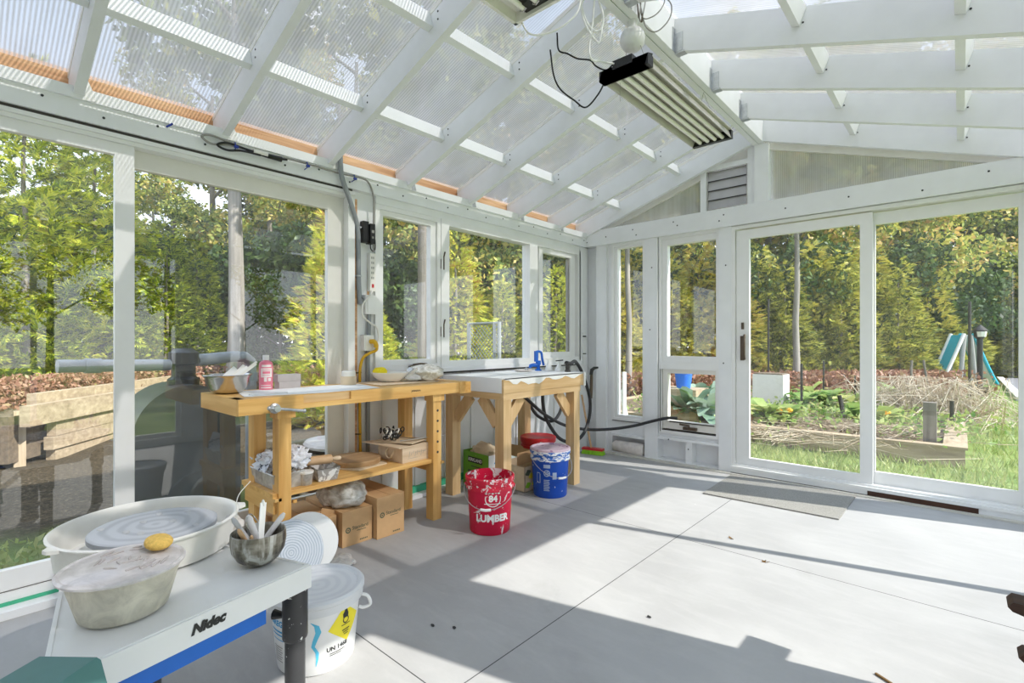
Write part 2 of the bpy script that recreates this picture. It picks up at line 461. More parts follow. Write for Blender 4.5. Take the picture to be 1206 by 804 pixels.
def copy_tree(o, parent=None):
    c = o.copy(); COL.objects.link(c)
    if parent is not None: c.parent = parent
    for ch in list(o.children): copy_tree(ch, c)
    return c
def Rz(a): return Matrix.Rotation(a, 4, 'Z')
def Tr(*p): return Matrix.Translation(Vector(p if len(p) > 1 else p[0]))
def spline(pts, n=8):
    """Catmull-Rom through points"""
    P = [Vector(p) for p in pts]; P = [2 * P[0] - P[1]] + P + [2 * P[-1] - P[-2]]; out = []
    for i in range(1, len(P) - 2):
        for k in range(n):
            t = k / n; a, b, c, d = P[i - 1:i + 3]
            out.append(.5 * ((2 * b) + (c - a) * t + (2 * a - 5 * b + 4 * c - d) * t * t + (3 * b - a - 3 * c + d) * t ** 3))
    out.append(P[-2]); return out
def cable(name, pts, r, mat, parent=None, seg=8, n=8):
    return MB().tube(spline(pts, n), r, seg).build(name, mat, parent, smooth=60)
def text_verts(txt, size, bold=0, shear=0):
    cu = bpy.data.curves.new('t', 'FONT'); cu.body = txt; cu.size = size; cu.offset = bold; cu.shear = shear
    cu.align_x = 'CENTER'; cu.align_y = 'CENTER'; cu.resolution_u = 3
    ob = bpy.data.objects.new('t', cu); COL.objects.link(ob)
    dg = bpy.context.evaluated_depsgraph_get(); me = bpy.data.meshes.new_from_object(ob.evaluated_get(dg))
    V = [v.co.copy() for v in me.vertices]; F = [list(p.vertices) for p in me.polygons]
    bpy.data.objects.remove(ob); bpy.data.curves.remove(cu); bpy.data.meshes.remove(me)
    return V, F
def lettering(name, items, mat, parent, org, xd, ud, th=.0006, cyl=None, local=False):
    """items: list of ('text', str, size, x, y, bold, shear) or ('poly', [(x,y)...]); laid on a plane (org,xd,ud) or wrapped
    on a cylinder cyl=(centre, radius(z), angle0) with org.z height"""
    bm = bmesh.new()
    xd = Vector(xd).normalized(); ud = Vector(ud).normalized(); nd = xd.cross(ud); org = Vector(org)
    for it in items:
        if it[0] == 'text':
            _, s, size, x, y, b, sh = it; V, F = text_verts(s, size, b, sh)
            vs = [bm.verts.new((v.x + x, v.y + y, 0)) for v in V]
            for f in F:
                try: bm.faces.new([vs[i] for i in f])
                except ValueError: pass
        else: bm.faces.new([bm.verts.new((p[0], p[1], 0)) for p in it[1]])
    if cyl:
        k = math.floor(min(v.co.x for v in bm.verts) / .007); k1 = math.ceil(max(v.co.x for v in bm.verts) / .007)
        for i in range(k + 1, k1): bmesh.ops.bisect_plane(bm, geom=bm.verts[:] + bm.edges[:] + bm.faces[:], dist=1e-6, plane_co=(i * .007, 0, 0), plane_no=(1, 0, 0))
        c, rf, a0 = cyl
        for v in bm.verts:
            z = org.z + v.co.y; r = rf(z) + th; a = a0 + v.co.x / r; v.co = (c[0] + r * math.cos(a), c[1] + r * math.sin(a), z)
    else:
        for v in bm.verts: v.co = org + xd * v.co.x + ud * v.co.y + nd * th
    me = bpy.data.meshes.new(name); bm.to_mesh(me); bm.free()
    return link(name, me, mat, parent, 0, local)
def rect(x0, y0, x1, y1): return ('poly', [(x0, y0), (x1, y0), (x1, y1), (x0, y1)])
def ringpoly(x, y, r0, r1, n=20, a0=0, a1=2 * PI):
    out = []
    for i in range(n):
        a, b = a0 + (a1 - a0) * i / n, a0 + (a1 - a0) * (i + 1) / n
        out.append(('poly', [(x + r0 * math.cos(a), y + r0 * math.sin(a)), (x + r1 * math.cos(a), y + r1 * math.sin(a)),
                             (x + r1 * math.cos(b), y + r1 * math.sin(b)), (x + r0 * math.cos(b), y + r0 * math.sin(b))]))
    return out

# ------------------------------------------------------------------ the room
# corner of left and back wall at the origin; left wall x=0, back wall y=0, floor z=0, camera looks toward the corner
RW, FY = 3.62, -6.3
def wall_map(wall):
    def f(a, z, d):
        return {'left': (d, a, z), 'back': (a, -d, z), 'right': (RW - d, a, z), 'front': (a, FY + d, z)}[wall]
    return f
def wb(mb, wall, a0, a1, z0, z1, d0, d1):
    f = wall_map(wall); p, q = f(a0, z0, d0), f(a1, z1, d1)
    mb.box([min(i, j) for i, j in zip(p, q)], [max(i, j) for i, j in zip(p, q)]); return mb
def frame(mb, wall, a0, a1, z0, z1, w, d0, d1, wt=None, wbm=None, wl=None, wr=None):
    wt = wt or w; wbm = wbm or w; wl = wl or w; wr = wr or w
    wb(mb, wall, a0, a0 + wl, z0, z1, d0, d1); wb(mb, wall, a1 - wr, a1, z0, z1, d0, d1)
    wb(mb, wall, a0 + wl, a1 - wr, z0, z0 + wbm, d0, d1); wb(mb, wall, a0 + wl, a1 - wr, z1 - wt, z1, d0, d1); return mb
def pane(wall, a0, a1, z0, z1, d, parent):
    mb = MB(); mb.raw = True; f = wall_map(wall)
    mb.quad(f(a0, z0, d), f(a1, z0, d), f(a1, z1, d), f(a0, z1, d)); return mb.build('pane', 'glass', parent, smooth=0)

struct(MB().box((-.14, FY - .1, -.12), (RW + .1, .14, 0)).build("floor", "concrete", local=True), 'pale grey concrete slab floor with saw-cut joints', 'floor')

# left wall
wl = MB()
wb(wl, 'left', FY, .02, 2.25, 2.345, -.10, .045)         # beam
wb(wl, 'left', FY, .0, 2.345, 2.40, -.10, .062)          # ledge board
wb(wl, 'left', -2.906, -2.735, 0, 2.25, -.10, -.012)     # post between door and windows
wb(wl, 'left', -2.735, -.02, 0.04, .955, -.10, -.03)     # boarding under the windows
for a in np.arange(-2.66, -.2, .30):
    wb(wl, 'left', a, a + .045, 0.06, .955, -.03, -.016)
wb(wl, 'left', -.15, .0, 0, 2.25, -.10, .02)             # corner stud
wb(wl, 'left', -2.735, -.13, .955, .992, -.10, -.004); wb(wl, 'left', -2.735, 0, 2.198, 2.25, -.10, .018); wb(wl, 'left', -.13, .11, 0, 2.25, -.11, -.002)
W_left = struct(wl.build('wall_left', 'white_paint', bevel=.003), 'white painted timber wall under the low eave on the left', 'wall')
wb(MB(), 'left', FY, -.02, 2.395, 2.53, -.12, -.085).build('fascia_board', 'osb', W_left, smooth=0)['label'] = 'bare orange timber fascia between the rafter feet'
mb = MB(); wb(mb, 'left', -2.9, -2.872, .05, 2.2, -.02, -.006); wb(mb, 'left', -2.79, -2.775, .9, 1.72, -.02, -.008)
mb.build('bare_wood_strip', 'osb', W_left)
mb = MB()
for i in range(26):
    a = -5.6 + i * .22
    f = wall_map('left')
    mb.lathe([(.0001, 0), (.006, 0), (.006, .003), (.0001, .003)], (0, 0, 0), 8, M=Tr(f(a, 2.29 + .03 * (i % 2), .045)) @ Matrix.Rotation(PI / 2, 4, 'Y'))
mb.build('screw_head', 'screw', W_left)
struct(wb(MB(), 'left', FY, -2.74, 0, .035, -.1, .10).build('baseboard_left', 'white_paint', bevel=.004), 'white painted sill plank along the floor on the left', 'baseboard')
struct(wb(MB(), 'left', FY, -3.86, .035, .05, -.02, .03).build('trim_1', 'green_foam'), 'green sill strip under the left sliding door', 'trim')
mb = MB(); wb(mb, 'left', -2.72, -.16, .0, .03, -.06, .07); struct(mb.build('baseboard_left_bench', 'white_paint', bevel=.004), 'white sill plank behind the workbenches', 'baseboard')
struct(wb(MB(), 'left', -2.72, -.16, .03, .075, -.03, .012).build('trim_2', 'green_foam'), 'green sill strip behind the workbenches', 'trim')

# left sliding door (two big panels)
D1 = thing('door_1', 'tall white sliding glass door along the left wall', 'door', (0, -4.2, 0)); struct(D1)
mb = MB(); frame(mb, 'left', -5.75, -2.906, .045, 2.235, .05, -.09, .022, wt=.04, wbm=.045)
wb(mb, 'left', -5.75, -2.906, 2.215, 2.235, .022, .035)
mb.build('door_frame', 'vinyl', D1, bevel=.003)
q = MB(); frame(q, 'left', -5.70, -4.15, .092, 2.20, .08, -.03, .006, wt=.062, wbm=.092); q.build('sliding_panel', 'vinyl', D1, bevel=.004); pane('left', -5.62, -4.23, .184, 2.138, -.012, D1)
q = MB(); frame(q, 'left', -4.215, -2.955, .092, 2.20, .075, -.08, -.042, wt=.10, wbm=.092, wr=.118); q.build('fixed_panel', 'vinyl_cream', D1, bevel=.004); pane('left', -4.14, -3.073, .184, 2.10, -.06, D1)
wb(MB(), 'left', -5.72, -2.93, 2.236, 2.25, -.06, .03).build('gasket', 'gasket', D1, smooth=0)
wb(MB(), 'left', -5.72, -2.95, .085, .093, -.06, .009).build('track_gap', 'gasket', D1, smooth=0)

# three windows over the benches
def window(n, label, wall, parts, loc):
    w = thing('window_%d' % n, label, 'window', loc); struct(w); return w
W1 = window(1, 'white casement window with dark hinges beside the cable post', 'left', None, (0, -2.45, .99))
mb = MB(); frame(mb, 'left', -2.735, -2.125, .99, 2.20, .035, -.08, .012); frame(mb, 'left', -2.70, -2.16, 1.02, 2.17, .042, -.06, -.008, wr=.054)
mb.build('window_frame', 'vinyl', W1, bevel=.003); pane('left', -2.662, -2.212, 1.06, 2.13, -.04, W1)
for z in (1.28, 1.83):
    mb = MB(); wb(mb, 'left', -2.128, -2.10, z - .04, z + .04, .010, .018); mb.tube([(.02, -2.10, z - .045), (.02, -2.10, z + .06), (.026, -2.092, z + .10)], .006, 8)
    mb.build('hinge', 'bronze', W1)
mb = MB(); mb.lathe([(.03, 0), (.032, .012), (.012, .02), (.0001, .022)], (.03, -2.42, 1.0), 16); mb.tube([(.035, -2.42, 1.022), (.06, -2.36, 1.03), (.065, -2.31, 1.025)], [.008, .006, .008], 8)
mb.build('crank_handle', 'bronze', W1)
W2 = window(2, 'wide fixed window above the gap between the two workbenches', 'left', None, (0, -1.5, .99))
mb = MB(); frame(mb, 'left', -2.125, -.93, .99, 2.20, .05, -.08, .02, wl=.085, wr=.075); mb.build('window_frame', 'vinyl', W2, bevel=.004); pane('left', -2.05, -1.0, 1.035, 2.155, -.04, W2)
W3 = window(3, 'narrow casement window in the left wall next to the room corner', 'left', None, (0, -.5, .99))
mb = MB(); frame(mb, 'left', -.93, -.13, .99, 2.20, .045, -.08, .02); frame(mb, 'left', -.83, -.20, 1.03, 2.165, .06, -.06, -.005, wr=.09); mb.build('window_frame', 'vinyl', W3, bevel=.003)
wb(MB(), 'left', -.315, -.285, 1.07, 2.12, -.05, -.02).build('screen_edge', 'wire_grey', W3); pane('left', -.78, -.28, 1.08, 2.12, -.04, W3)
mb = MB(); wb(mb, 'left', -2.735, -.13, .955, .99, -.03, .035); struct(mb.build('trim_3', 'white_paint_trim', bevel=.004), 'white window stool above the workbenches', 'trim')
struct(wb(MB(), 'left', -2.72, -.14, .94, .955, -.03, .006).build('trim_4', 'gasket'), 'dark gap under the window stool', 'trim')

# back wall
bw = MB()
wb(bw, 'back', 0, RW, 2.25, 2.42, -.12, .06)                 # header beam
wb(bw, 'back', 0, .16, 0, 2.25, -.12, -.05)
wb(bw, 'back', .16, .285, 0, 2.25, -.12, .035); wb(bw, 'back', .285, .345, 0, 2.25, -.12, .0)
wb(bw, 'back', .741, .881, 0, 2.25, -.12, .035)
wb(bw, 'back', 1.487, 1.60, 0, 2.25, -.12, .035)
wb(bw, 'back', .345, .741, .215, .355, -.12, .0); wb(bw, 'back', .881, 1.487, .25, .285, -.12, .0)
wb(bw, 'back', .345, .741, .19, .215, -.12, .03); wb(bw, 'back', .881, 1.487, .225, .25, -.12, .03)
wb(bw, 'back', .345, .741, 0, .20, -.12, -.10); wb(bw, 'back', .881, 1.487, 0, .24, -.12, -.10)
wb(bw, 'back', 1.16, 1.225, 0.02, .23, -.10, .01)
wb(bw, 'back', .345, 1.487, 0, .02, -.12, .02)
wb(bw, 'back', 1.60, RW, 0, .05, -.12, .05)
W_back = struct(bw.build('wall_back', 'white_paint', bevel=.003), 'white timber-framed gable wall with doors at the far end', 'wall')
mb = MB()
for x, z in ((.06, 2.30), (.3, 2.33), (.62, 2.36), (.66, 2.30), (1.06, 2.37), (1.10, 2.33), (1.5, 2.31), (1.54, 2.36), (2.05, 2.33), (2.5, 2.34), (2.95, 2.3), (3.3, 2.36), (.8, 1.32), (1.53, 1.0), (1.55, 1.9), (.82, 1.95), (1.2, .16), (1.0, .23)):
    d = .062 if z > 2.25 else .037
    mb.lathe([(.0001, 0), (.007, 0), (.006, .003), (.0001, .003)], (0, 0, 0), 8, M=Tr(x, -d + .001, z) @ Matrix.Rotation(PI / 2, 4, 'X'))
mb.build('screw_head', 'screw', W_back)
# gable over the header
mb = MB()
zb = lambda x: 2.345 + .333 * (x if x < 1.835 else 3.67 - x)
for a0, a1, zt in ((1.31, 1.365, zb(1.31) + .1), (1.735, 1.80, 2.98), (1.80, 1.915, 2.93)):
    wb(mb, 'back', a0, a1, 2.42, zt, -.10, .02 if a1 < 1.9 else .05)
wb(mb, 'back', 1.365, 1.735, 2.80, 2.845, -.10, .015); wb(mb, 'back', 1.365, 1.735, 2.42, 2.44, -.10, .0)
mb.build('gable_stud', 'white_paint_trim', W_back, bevel=.003)
mb = MB(); mb.prism([(.0, .03, 2.40), (1.34, .03, 2.40), (1.34, .03, zb(1.34) + .18), (.0, .03, zb(0) + .18)], (0, .01, 0)); mb.build('gable_panel', 'polycarbonate_gable', W_back, smooth=0)
mb = MB(); mb.prism([(1.90, .03, 2.40), (3.62, .03, 2.40), (3.62, .03, zb(3.62) + .15), (1.90, .03, zb(1.90) + .18)], (0, .01, 0)); mb.build('gable_panel', 'polycarbonate_gable', W_back, smooth=0)
mb = MB(); mb.prism([(1.365, .03, 2.845), (1.735, .03, 2.845), (1.735, .03, 3.08), (1.365, .03, 2.96)], (0, .012, 0)); mb.build('gable_panel', 'cream_plastic', W_back, smooth=0)
# soffit strip under the gable rafters
mb = MB(); mb.prism([(.1, .0, zb(.1) - .03), (1.31, .0, zb(1.31) - .04), (1.31, .0, zb(1.31) + .02), (.1, .0, zb(.1) + .02)], (0, .028, 0))
mb.prism([(1.915, .0, zb(1.915) - .05), (3.5, .0, zb(3.5) - .03), (3.5, .0, zb(3.5) + .02), (1.915, .0, zb(1.915) + .02)], (0, .028, 0)); mb.build('soffit_strip', 'cream_plastic', W_back, smooth=0)
lv = MB(); frame(lv, 'back', 1.365, 1.735, 2.43, 2.80, .012, -.06, .008); LV = lv.build('louvre_frame', 'steel', W_back)
m, t, o = nt('louvre_glass'); bsdf(t, o, ramp(t, noise(t, coords(t), 5), [(.3, (.46, .45, .46)), (.7, (.54, .53, .54))]), .2); MAT['louvre_glass'] = m
mb = MB()
for i in range(4):
    z0 = 2.443 + i * .089; mb.prism([(1.377, .004, z0), (1.377, .000, z0), (1.377, .016, z0 + .083), (1.377, .020, z0 + .083)], (.346, 0, 0))
mb.build('louvre_blade', 'louvre_glass', LV, smooth=0)
mb = MB()
for i in range(5): wb(mb, 'back', 1.375, 1.725, 2.437 + i * .089, 2.442 + i * .089, -.03, .0)
mb.build('louvre_gap', 'black', LV, smooth=0)

W4 = window(4, 'tall narrow window in the back wall next to the room corner', 'back', None, (.54, 0, .36))
mb = MB(); frame(mb, 'back', .345, .741, .355, 2.25, .03, -.08, .02); frame(mb, 'back', .372, .741, .375, 2.235, .04, -.06, .006, wr=.02); mb.build('window_frame', 'vinyl', W4, bevel=.003)
pane('back', .41, .722, .412, 2.20, -.03, W4)
wb(MB(), 'back', .355, .741, .353, .360, -.04, .023).build('gasket', 'gasket', W4, smooth=0)
W5 = window(5, 'back wall window with a small awning sash below a fixed pane', 'back', None, (1.2, 0, .28))
mb = MB(); frame(mb, 'back', .89, 1.487, .285, 2.25, .03, -.08, .02); frame(mb, 'back', .917, 1.487, 1.0, 2.235, .055, -.06, .006, wr=.022, wt=.075); mb.build('window_frame', 'vinyl', W5, bevel=.003)
mb = MB(); frame(mb, 'back', .93, 1.475, .335, .93, .045, -.05, .012, wl=.05, wr=.028, wbm=.08); AW = mb.build('awning_sash', 'vinyl_cream', W5, bevel=.003)
wb(MB(), 'back', .903, .910, .30, .97, -.04, .022).build('gasket', 'gasket', W5, smooth=0)
wb(MB(), 'back', .92, 1.475, .312, .325, -.05, .014).build('gasket', 'gasket', W5, smooth=0)
wb(MB(), 'back', .905, 1.487, .925, 1.0, -.06, .024).build('mid_rail', 'vinyl', W5, bevel=.003)
pane('back', .97, 1.466, 1.05, 2.165, -.03, W5); pane('back', .98, 1.448, .41, .89, -.025, W5)
mb = MB(); wb(mb, 'back', 1.15, 1.28, .345, .372, .012, .05); mb.tube([(1.21, -.05, .365), (1.22, -.07, .392), (1.13, -.075, .40)], [.012, .01, .01], 8); mb.build('crank_handle', 'bronze', AW)
mb = MB(); wb(mb, 'back', 1.0, 1.44, .402, .41, -.02, .02); mb.build('operator_bar', 'dark_metal', AW)

D2 = thing('door_2', 'white sliding glass door to the garden in the back wall', 'door', (2.6, 0, 0)); struct(D2)
mb = MB(); frame(mb, 'back', 1.60, 3.60, .05, 2.245, .03, -.09, .03, wbm=.04); wb(mb, 'back', 1.60, 3.60, .05, .075, .03, .06); mb.build('door_frame', 'vinyl', D2, bevel=.003)
q = MB(); frame(q, 'back', 1.636, 2.649, .088, 2.205, .11, -.03, .01, wr=.082, wt=.082, wbm=.068); q.build('sliding_panel', 'vinyl', D2, bevel=.004); pane('back', 1.745, 2.568, .154, 2.125, -.01, D2)
q = MB(); frame(q, 'back', 2.60, 3.56, .088, 2.205, .06, -.08, -.042, wr=.11, wt=.09, wbm=.095); q.build('fixed_panel', 'vinyl', D2, bevel=.004); pane('back', 2.655, 3.452, .182, 2.116, -.06, D2)
mb = MB(); wb(mb, 'back', 1.675, 1.705, 1.03, 1.25, .010, .03); mb.tube([(1.712, -.03, 1.04), (1.716, -.055, 1.08), (1.716, -.055, 1.22), (1.712, -.03, 1.26)], .010, 10); wb(mb, 'back', 1.683, 1.703, 1.31, 1.37, .010, .028)
mb.build('door_handle', 'bronze', D2, bevel=.002)
mb = MB(); wb(mb, 'back', 2.62, 3.25, .0, .048, .05, .056); wb(mb, 'back', 1.6, 2.7, .0, .015, .05, .055); mb.build('rotten_edge', 'dark_wood_x', D2)
struct(wb(MB(), 'back', .30, RW, .0, .012, .02, .09).build('baseboard_back', 'grey_strip', bevel=.003), 'worn threshold strip along the back wall', 'baseboard')

# right wall (out of frame): door, post, door
wr = MB()
wb(wr, 'right', FY, .0, 2.25, 2.40, -.10, .05); wb(wr, 'right', -.13, 0, 0, 2.25, -.10, .02); wb(wr, 'right', -2.93, -2.50, 0, 2.25, -.10, .0)
wb(wr, 'right', FY, -5.55, 0, 2.25, -.10, 0); wb(wr, 'right', FY, 0, 0, .05, -.10, .03)
struct(wr.build('wall_right', 'white_paint', bevel=.003), 'white painted timber wall with glass doors on the sunny right side', 'wall')
for k, (a0, a1) in enumerate(((-2.50, -.13), (-5.55, -2.93))):
    D = thing('door_%d' % (3 + k), ('white sliding glass door in the right wall next to the back wall', 'white sliding glass door in the right wall next to the house wall')[k], 'door', (RW, (a0 + a1) / 2, 0)); struct(D)
    mid = (a0 + a1) / 2
    mb = MB(); frame(mb, 'right', a0, a1, .05, 2.25, .035, -.09, .02); mb.build('door_frame', 'vinyl', D, bevel=.003)
    q = MB(); frame(q, 'right', a0 + .03, mid + .02, .085, 2.22, .045, -.03, .006); q.build('sliding_panel', 'vinyl', D); pane('right', a0 + .07, mid - .02, .13, 2.18, -.012, D)
    q = MB(); frame(q, 'right', mid - .02, a1 - .03, .085, 2.22, .045, -.08, -.042); q.build('fixed_panel', 'vinyl', D); pane('right', mid + .02, a1 - .07, .13, 2.18, -.06, D)
wf = MB(); wf.prism([(-.12, FY, 0), (RW + .1, FY, 0), (RW + .1, FY, 2.45), (1.835, FY, 3.13), (-.12, FY, 2.45)], (0, -.1, 0))
struct(wf.build('wall_front', 'white_paint', smooth=0), 'white house wall behind the camera', 'wall')

# roof: ridge beam, rafters, blocking, polycarbonate sheets
CE = thing('ceiling', 'open rafter roof under ribbed translucent sheets', 'ceiling', (0, 0, 0)); struct(CE)
mb = MB(); mb.box((1.79, FY, 2.93), (1.833, -.02, 3.16)); mb.box((1.837, FY, 2.932), (1.88, -.02, 3.16)); mb.build('ridge_beam', 'white_paint_trim', CE, bevel=.003)
zl = lambda x: 2.345 + .333 * x
zr = lambda x: 2.345 + .333 * (3.67 - x)
LY = [-6.25, -5.625, -4.99, -4.355, -3.72, -3.085, -2.455, -1.82, -1.185, -.55, -.035]      # +y edge of each left rafter
RY = [-6.07, -5.46, -4.86, -4.26, -3.65, -3.05, -2.445, -1.84, -1.245, -.635, -.035]
DP = .195
for y in LY:
    mb = MB(); mb.prism([(-.10, y - .04, zl(-.1)), (1.79, y - .04, zl(1.79)), (1.79, y - .04, zl(1.79) + DP), (-.10, y - .04, zl(-.1) + DP)], (0, .04, 0))
    mb.build('rafter', 'white_paint', CE, bevel=.002)
    mb = MB(); mb.prism([(-.09, y - .043, zl(-.09) + DP - .028), (1.78, y - .043, zl(1.78) + DP - .028), (1.78, y - .043, zl(1.78) + DP - .002), (-.09, y - .043, zl(-.09) + DP - .002)], (0, .046, 0)); mb.build('rafter_batten', 'cream_plastic', CE, smooth=0)
for y in RY:
    mb = MB(); mb.prism([(1.88, y - .04, zr(1.88)), (3.72, y - .04, zr(3.72)), (3.72, y - .04, zr(3.72) + DP), (1.88, y - .04, zr(1.88) + DP)], (0, .04, 0))
    mb.build('rafter', 'white_paint', CE, bevel=.002)
sl = math.atan(.333)
def block(x, y0, y1, side):
    z = (zl(x) if side < 0 else zr(x)); M = Tr(x, 0, z) @ Matrix.Rotation(-sl if side < 0 else sl, 4, 'Y')
    return MB().box((-.02, y0, .085), (.02, y1, .178), M).build('blocking', 'white_paint_trim', CE, bevel=.002)
for a, b in zip(LY, LY[1:]):
    for x in (.50, 1.15): block(x, a + .001, b - .041, -1)
for a, b in zip(RY, RY[1:]):
    for x in (2.50, 3.13): block(x, a + .001, b - .041, 1)
mb = MB()
for y in LY[:-1]:
    for x in (.50, 1.15):
        for k in (0, 1):
            z = zl(x) + .11 + .04 * k
            mb.lathe([(.0001, 0), (.005, 0), (.005, .002), (.0001, .002)], (0, 0, 0), 8, M=Tr(x + .03, y - .0405, z) @ Matrix.Rotation(PI / 2, 4, 'X'))
for y in RY[1:]:
    for x in (2.50, 3.13):
        for k in (0, 1):
            mb.lathe([(.0001, 0), (.005, 0), (.005, .002), (.0001, .002)], (0, 0, 0), 8, M=Tr(x + .06, y - .0405, zr(x) + .09 + .045 * k) @ Matrix.Rotation(PI / 2, 4, 'X'))
mb.build('screw_head', 'screw', CE)
for y in RY[3:-1]:
    mb = MB(); mb.box((1.8805, y - .075, zr(1.88) - .01), (1.884, y - .041, zr(1.88) + .13)); mb.box((1.8805, y + .001, zr(1.88) - .01), (1.884, y + .035, zr(1.88) + .13))
    mb.box((1.882, y - .044, zr(1.88) - .012), (1.94, y + .004, zr(1.94) - .001 + .0)); mb.box((1.882, y - .044, zr(1.88) - .01), (1.93, y - .041, zr(1.88) + .10))
    mb.build('joist_hanger', 'galv', CE, smooth=0)
for y in LY[2:-1]:
    mb = MB(); mb.prism([(.0625, y + .002, 2.345), (.0625, y + .045, 2.35), (.0625, y + .030, 2.40), (.0625, y + .002, 2.47)], (.002, 0, 0)); mb.build('rafter_tie', 'white_plastic' if y < -3 else 'galv', CE, smooth=0)
def sheet(mb):
    mb.bm.faces.ensure_lookup_table(); mb.bm.normal_update()
    low = min(mb.bm.faces, key=lambda f: f.calc_center_median().z - (.02 if f.calc_area() > .3 else -1))
    for f in mb.bm.faces: f.material_index = 0 if f is low else 1
    return mb.build('roof_sheet', ['polycarbonate', 'sheet_clear'], CE, smooth=0)
for a, b in zip([FY] + LY, LY + [.25]):
    if b - a < .12: continue
    mb = MB(); mb.prism([(-.22, a - .02, zl(-.22) + DP), (1.84, a - .02, zl(1.84) + DP), (1.84, a - .02, zl(1.84) + DP + .012), (-.22, a - .02, zl(-.22) + DP + .012)], (0, b - a - .001, 0)); sheet(mb)
for a, b in zip([FY] + RY, RY + [.25]):
    if b - a < .12: continue
    mb = MB(); mb.prism([(1.84, a - .02, zr(1.84) + DP), (3.86, a - .02, zr(3.86) + DP), (3.86, a - .02, zr(3.86) + DP + .012), (1.84, a - .02, zr(1.84) + DP + .012)], (0, b - a - .001, 0)); sheet(mb)

# ------------------------------------------------------------------ workbench
B = thing('workbench', 'long pine workbench with a lower shelf, vise and dog-holed legs', 'workbench', (.30, -3.08, 0))
mb = MB(); mb.box((.03, -3.84, .885), (.545, -2.42, .915)); mb.build('benchtop', 'pine_y', B, bevel=.003)
mb = MB(); mb.box((.545, -3.25, .845), (.56, -2.41, .915)); mb.box((.545, -3.53, .845), (.56, -3.25, .872)); mb.box((.03, -3.80, .845), (.05, -2.42, .885)); mb.build('apron', 'pine_y', B, bevel=.002)
MB().box((.536, -3.53, .872), (.5455, -3.25, .912)).build('drawer_slot', 'fir_y', B)['label'] = 'shadowed slot of a shallow drawer'
mb = MB(); mb.box((.02, -3.853, .835), (.545, -3.815, .917)); mb.build('end_board', 'pine_x', B, bevel=.003)
mb = MB(); mb.box((.43, -3.852, .838), (.564, -3.53, .917)); mb.build('vise_jaw', 'pine_y', B, bevel=.003)
mb = MB(); mb.box((.03, -2.42, .838), (.565, -2.314, .917)); mb.build('end_jaw', 'pine_x', B, bevel=.003)
mb = MB(); mb.lathe([(.0001, 0), (.026, 0), (.026, .018), (.016, .024), (.016, .05), (.0001, .05)], (0, 0, 0), 20, M=Tr(.564, -3.685, .862) @ Matrix.Rotation(PI / 2, 4, 'Y')); VS = mb.build('vise_screw', 'galv', B)
mb = MB(); mb.tube([(.60, -3.72, .868), (.60, -3.545, .838)], .0075, 10); mb.blob((.60, -3.722, .868), (.011,) * 3, 0, 1, 2); mb.blob((.60, -3.543, .838), (.011,) * 3, 0, 1, 2); mb.build('vise_bar', 'galv', VS)
for (x0, x1) in ((.13, .21), (.455, .53)):
    for (y0, y1) in ((-3.645, -3.58), (-2.625, -2.557)):
        mb = MB(); mb.box((x0, y0, 0), (x1, y1, .845))
        if x0 > .3: mb.box((x0 - .005, y0 - .012, .80), (x1 + .012, y1 + .018, .846))
        lg = mb.build('leg', 'pine_z', B, bevel=.003)
        if x0 > .3 and y0 > -3:
            for z in (.735, .665, .595, .525, .455):
                h = MB(); h.lathe([(.0001, 0), (.0085, 0), (.0085, .001), (.0001, .001)], (0, 0, 0), 12, M=Tr(.5302, -2.588, z) @ Matrix.Rotation(PI / 2, 4, 'Y')); h.build('dog_hole', 'screw', lg)
mb = MB(); mb.box((.10, -3.67, .385), (.515, -2.60, .41)); mb.build('shelf', 'pine_y', B, bevel=.003)
for y in (-3.66, -2.56):
    mb = MB(); mb.box((.12, y, .30), (.50, y + .022, .37)); mb.box((.11, y - .004, .37), (.53, y + .03, .386)); mb.build('rail', 'pine_x', B, bevel=.002)
mb = MB(); mb.box((.52, -3.57, .345), (.532, -3.55, .36)); mb.box((.10, -3.58, .355), (.12, -2.62, .385)); mb.build('back_rail', 'pine_y', B)
lettering('brand_mark', [('text', 'johnston.', .020, 0, 0, .0004, .2)], 'ink', B, (.5601, -2.79, .886), (0, 1, 0), (0, 0, 1))

# things on the bench
bw_ = thing('metal_bowl', 'shiny stainless steel bowl at the window end of the workbench, sticks standing in it', 'bowl', (.16, -3.765, .917))
mb = MB(); mb.lathe([(.05, 0), (.075, .008), (.094, .03), (.100, .052), (.103, .055), (.108, .085), (.118, .098), (.122, .100), (.120, .103), (.106, .092), (.100, .06), (.09, .032), (.07, .012), (.0001, .008)], (.16, -3.765, .917), 40); mb.build('bowl_body', 'steel', bw_, smooth=60)
tag(MB().lathe([(.0001, 0), (.07, 0), (.088, .022), (.0001, .03)], (.16, -3.765, .93), 24).build('dry_clay', 'grey_clay'), 'dried grey clay scraps in the bottom of the steel bowl', 'clay')
stk = [((.17, -3.80, .95), (.16, -3.66, 1.055), .022), ((.15, -3.79, .95), (.12, -3.665, 1.065), .016), ((.19, -3.79, .95), (.20, -3.63, 1.075), .014), ((.14, -3.78, .95), (.17, -3.615, 1.085), .012), ((.12, -3.80, .96), (.11, -3.70, 1.045), .045)]
sl_ = ['pale wooden stick in the steel bowl, shortest of the slim ones', 'pale wooden stick standing nearest the window in the steel bowl', 'pale wooden stick leaning farthest toward the room in the steel bowl', 'longest pale wooden stick in the steel bowl, reaching toward the pink bottle', 'broad white plastic scraper standing in the steel bowl']
for (a, b, w_), lab in zip(stk, sl_):
    mb = MB(); mb.bar(a, b, w_, .005, (1, 0, .3)); tag(mb.build('scraper' if w_ > .04 else 'stick', 'paper' if w_ > .02 else 'cream_plastic', bevel=.0015), lab, 'scraper' if w_ > .04 else 'stick', None if w_ > .04 else 'sticks in the steel bowl')
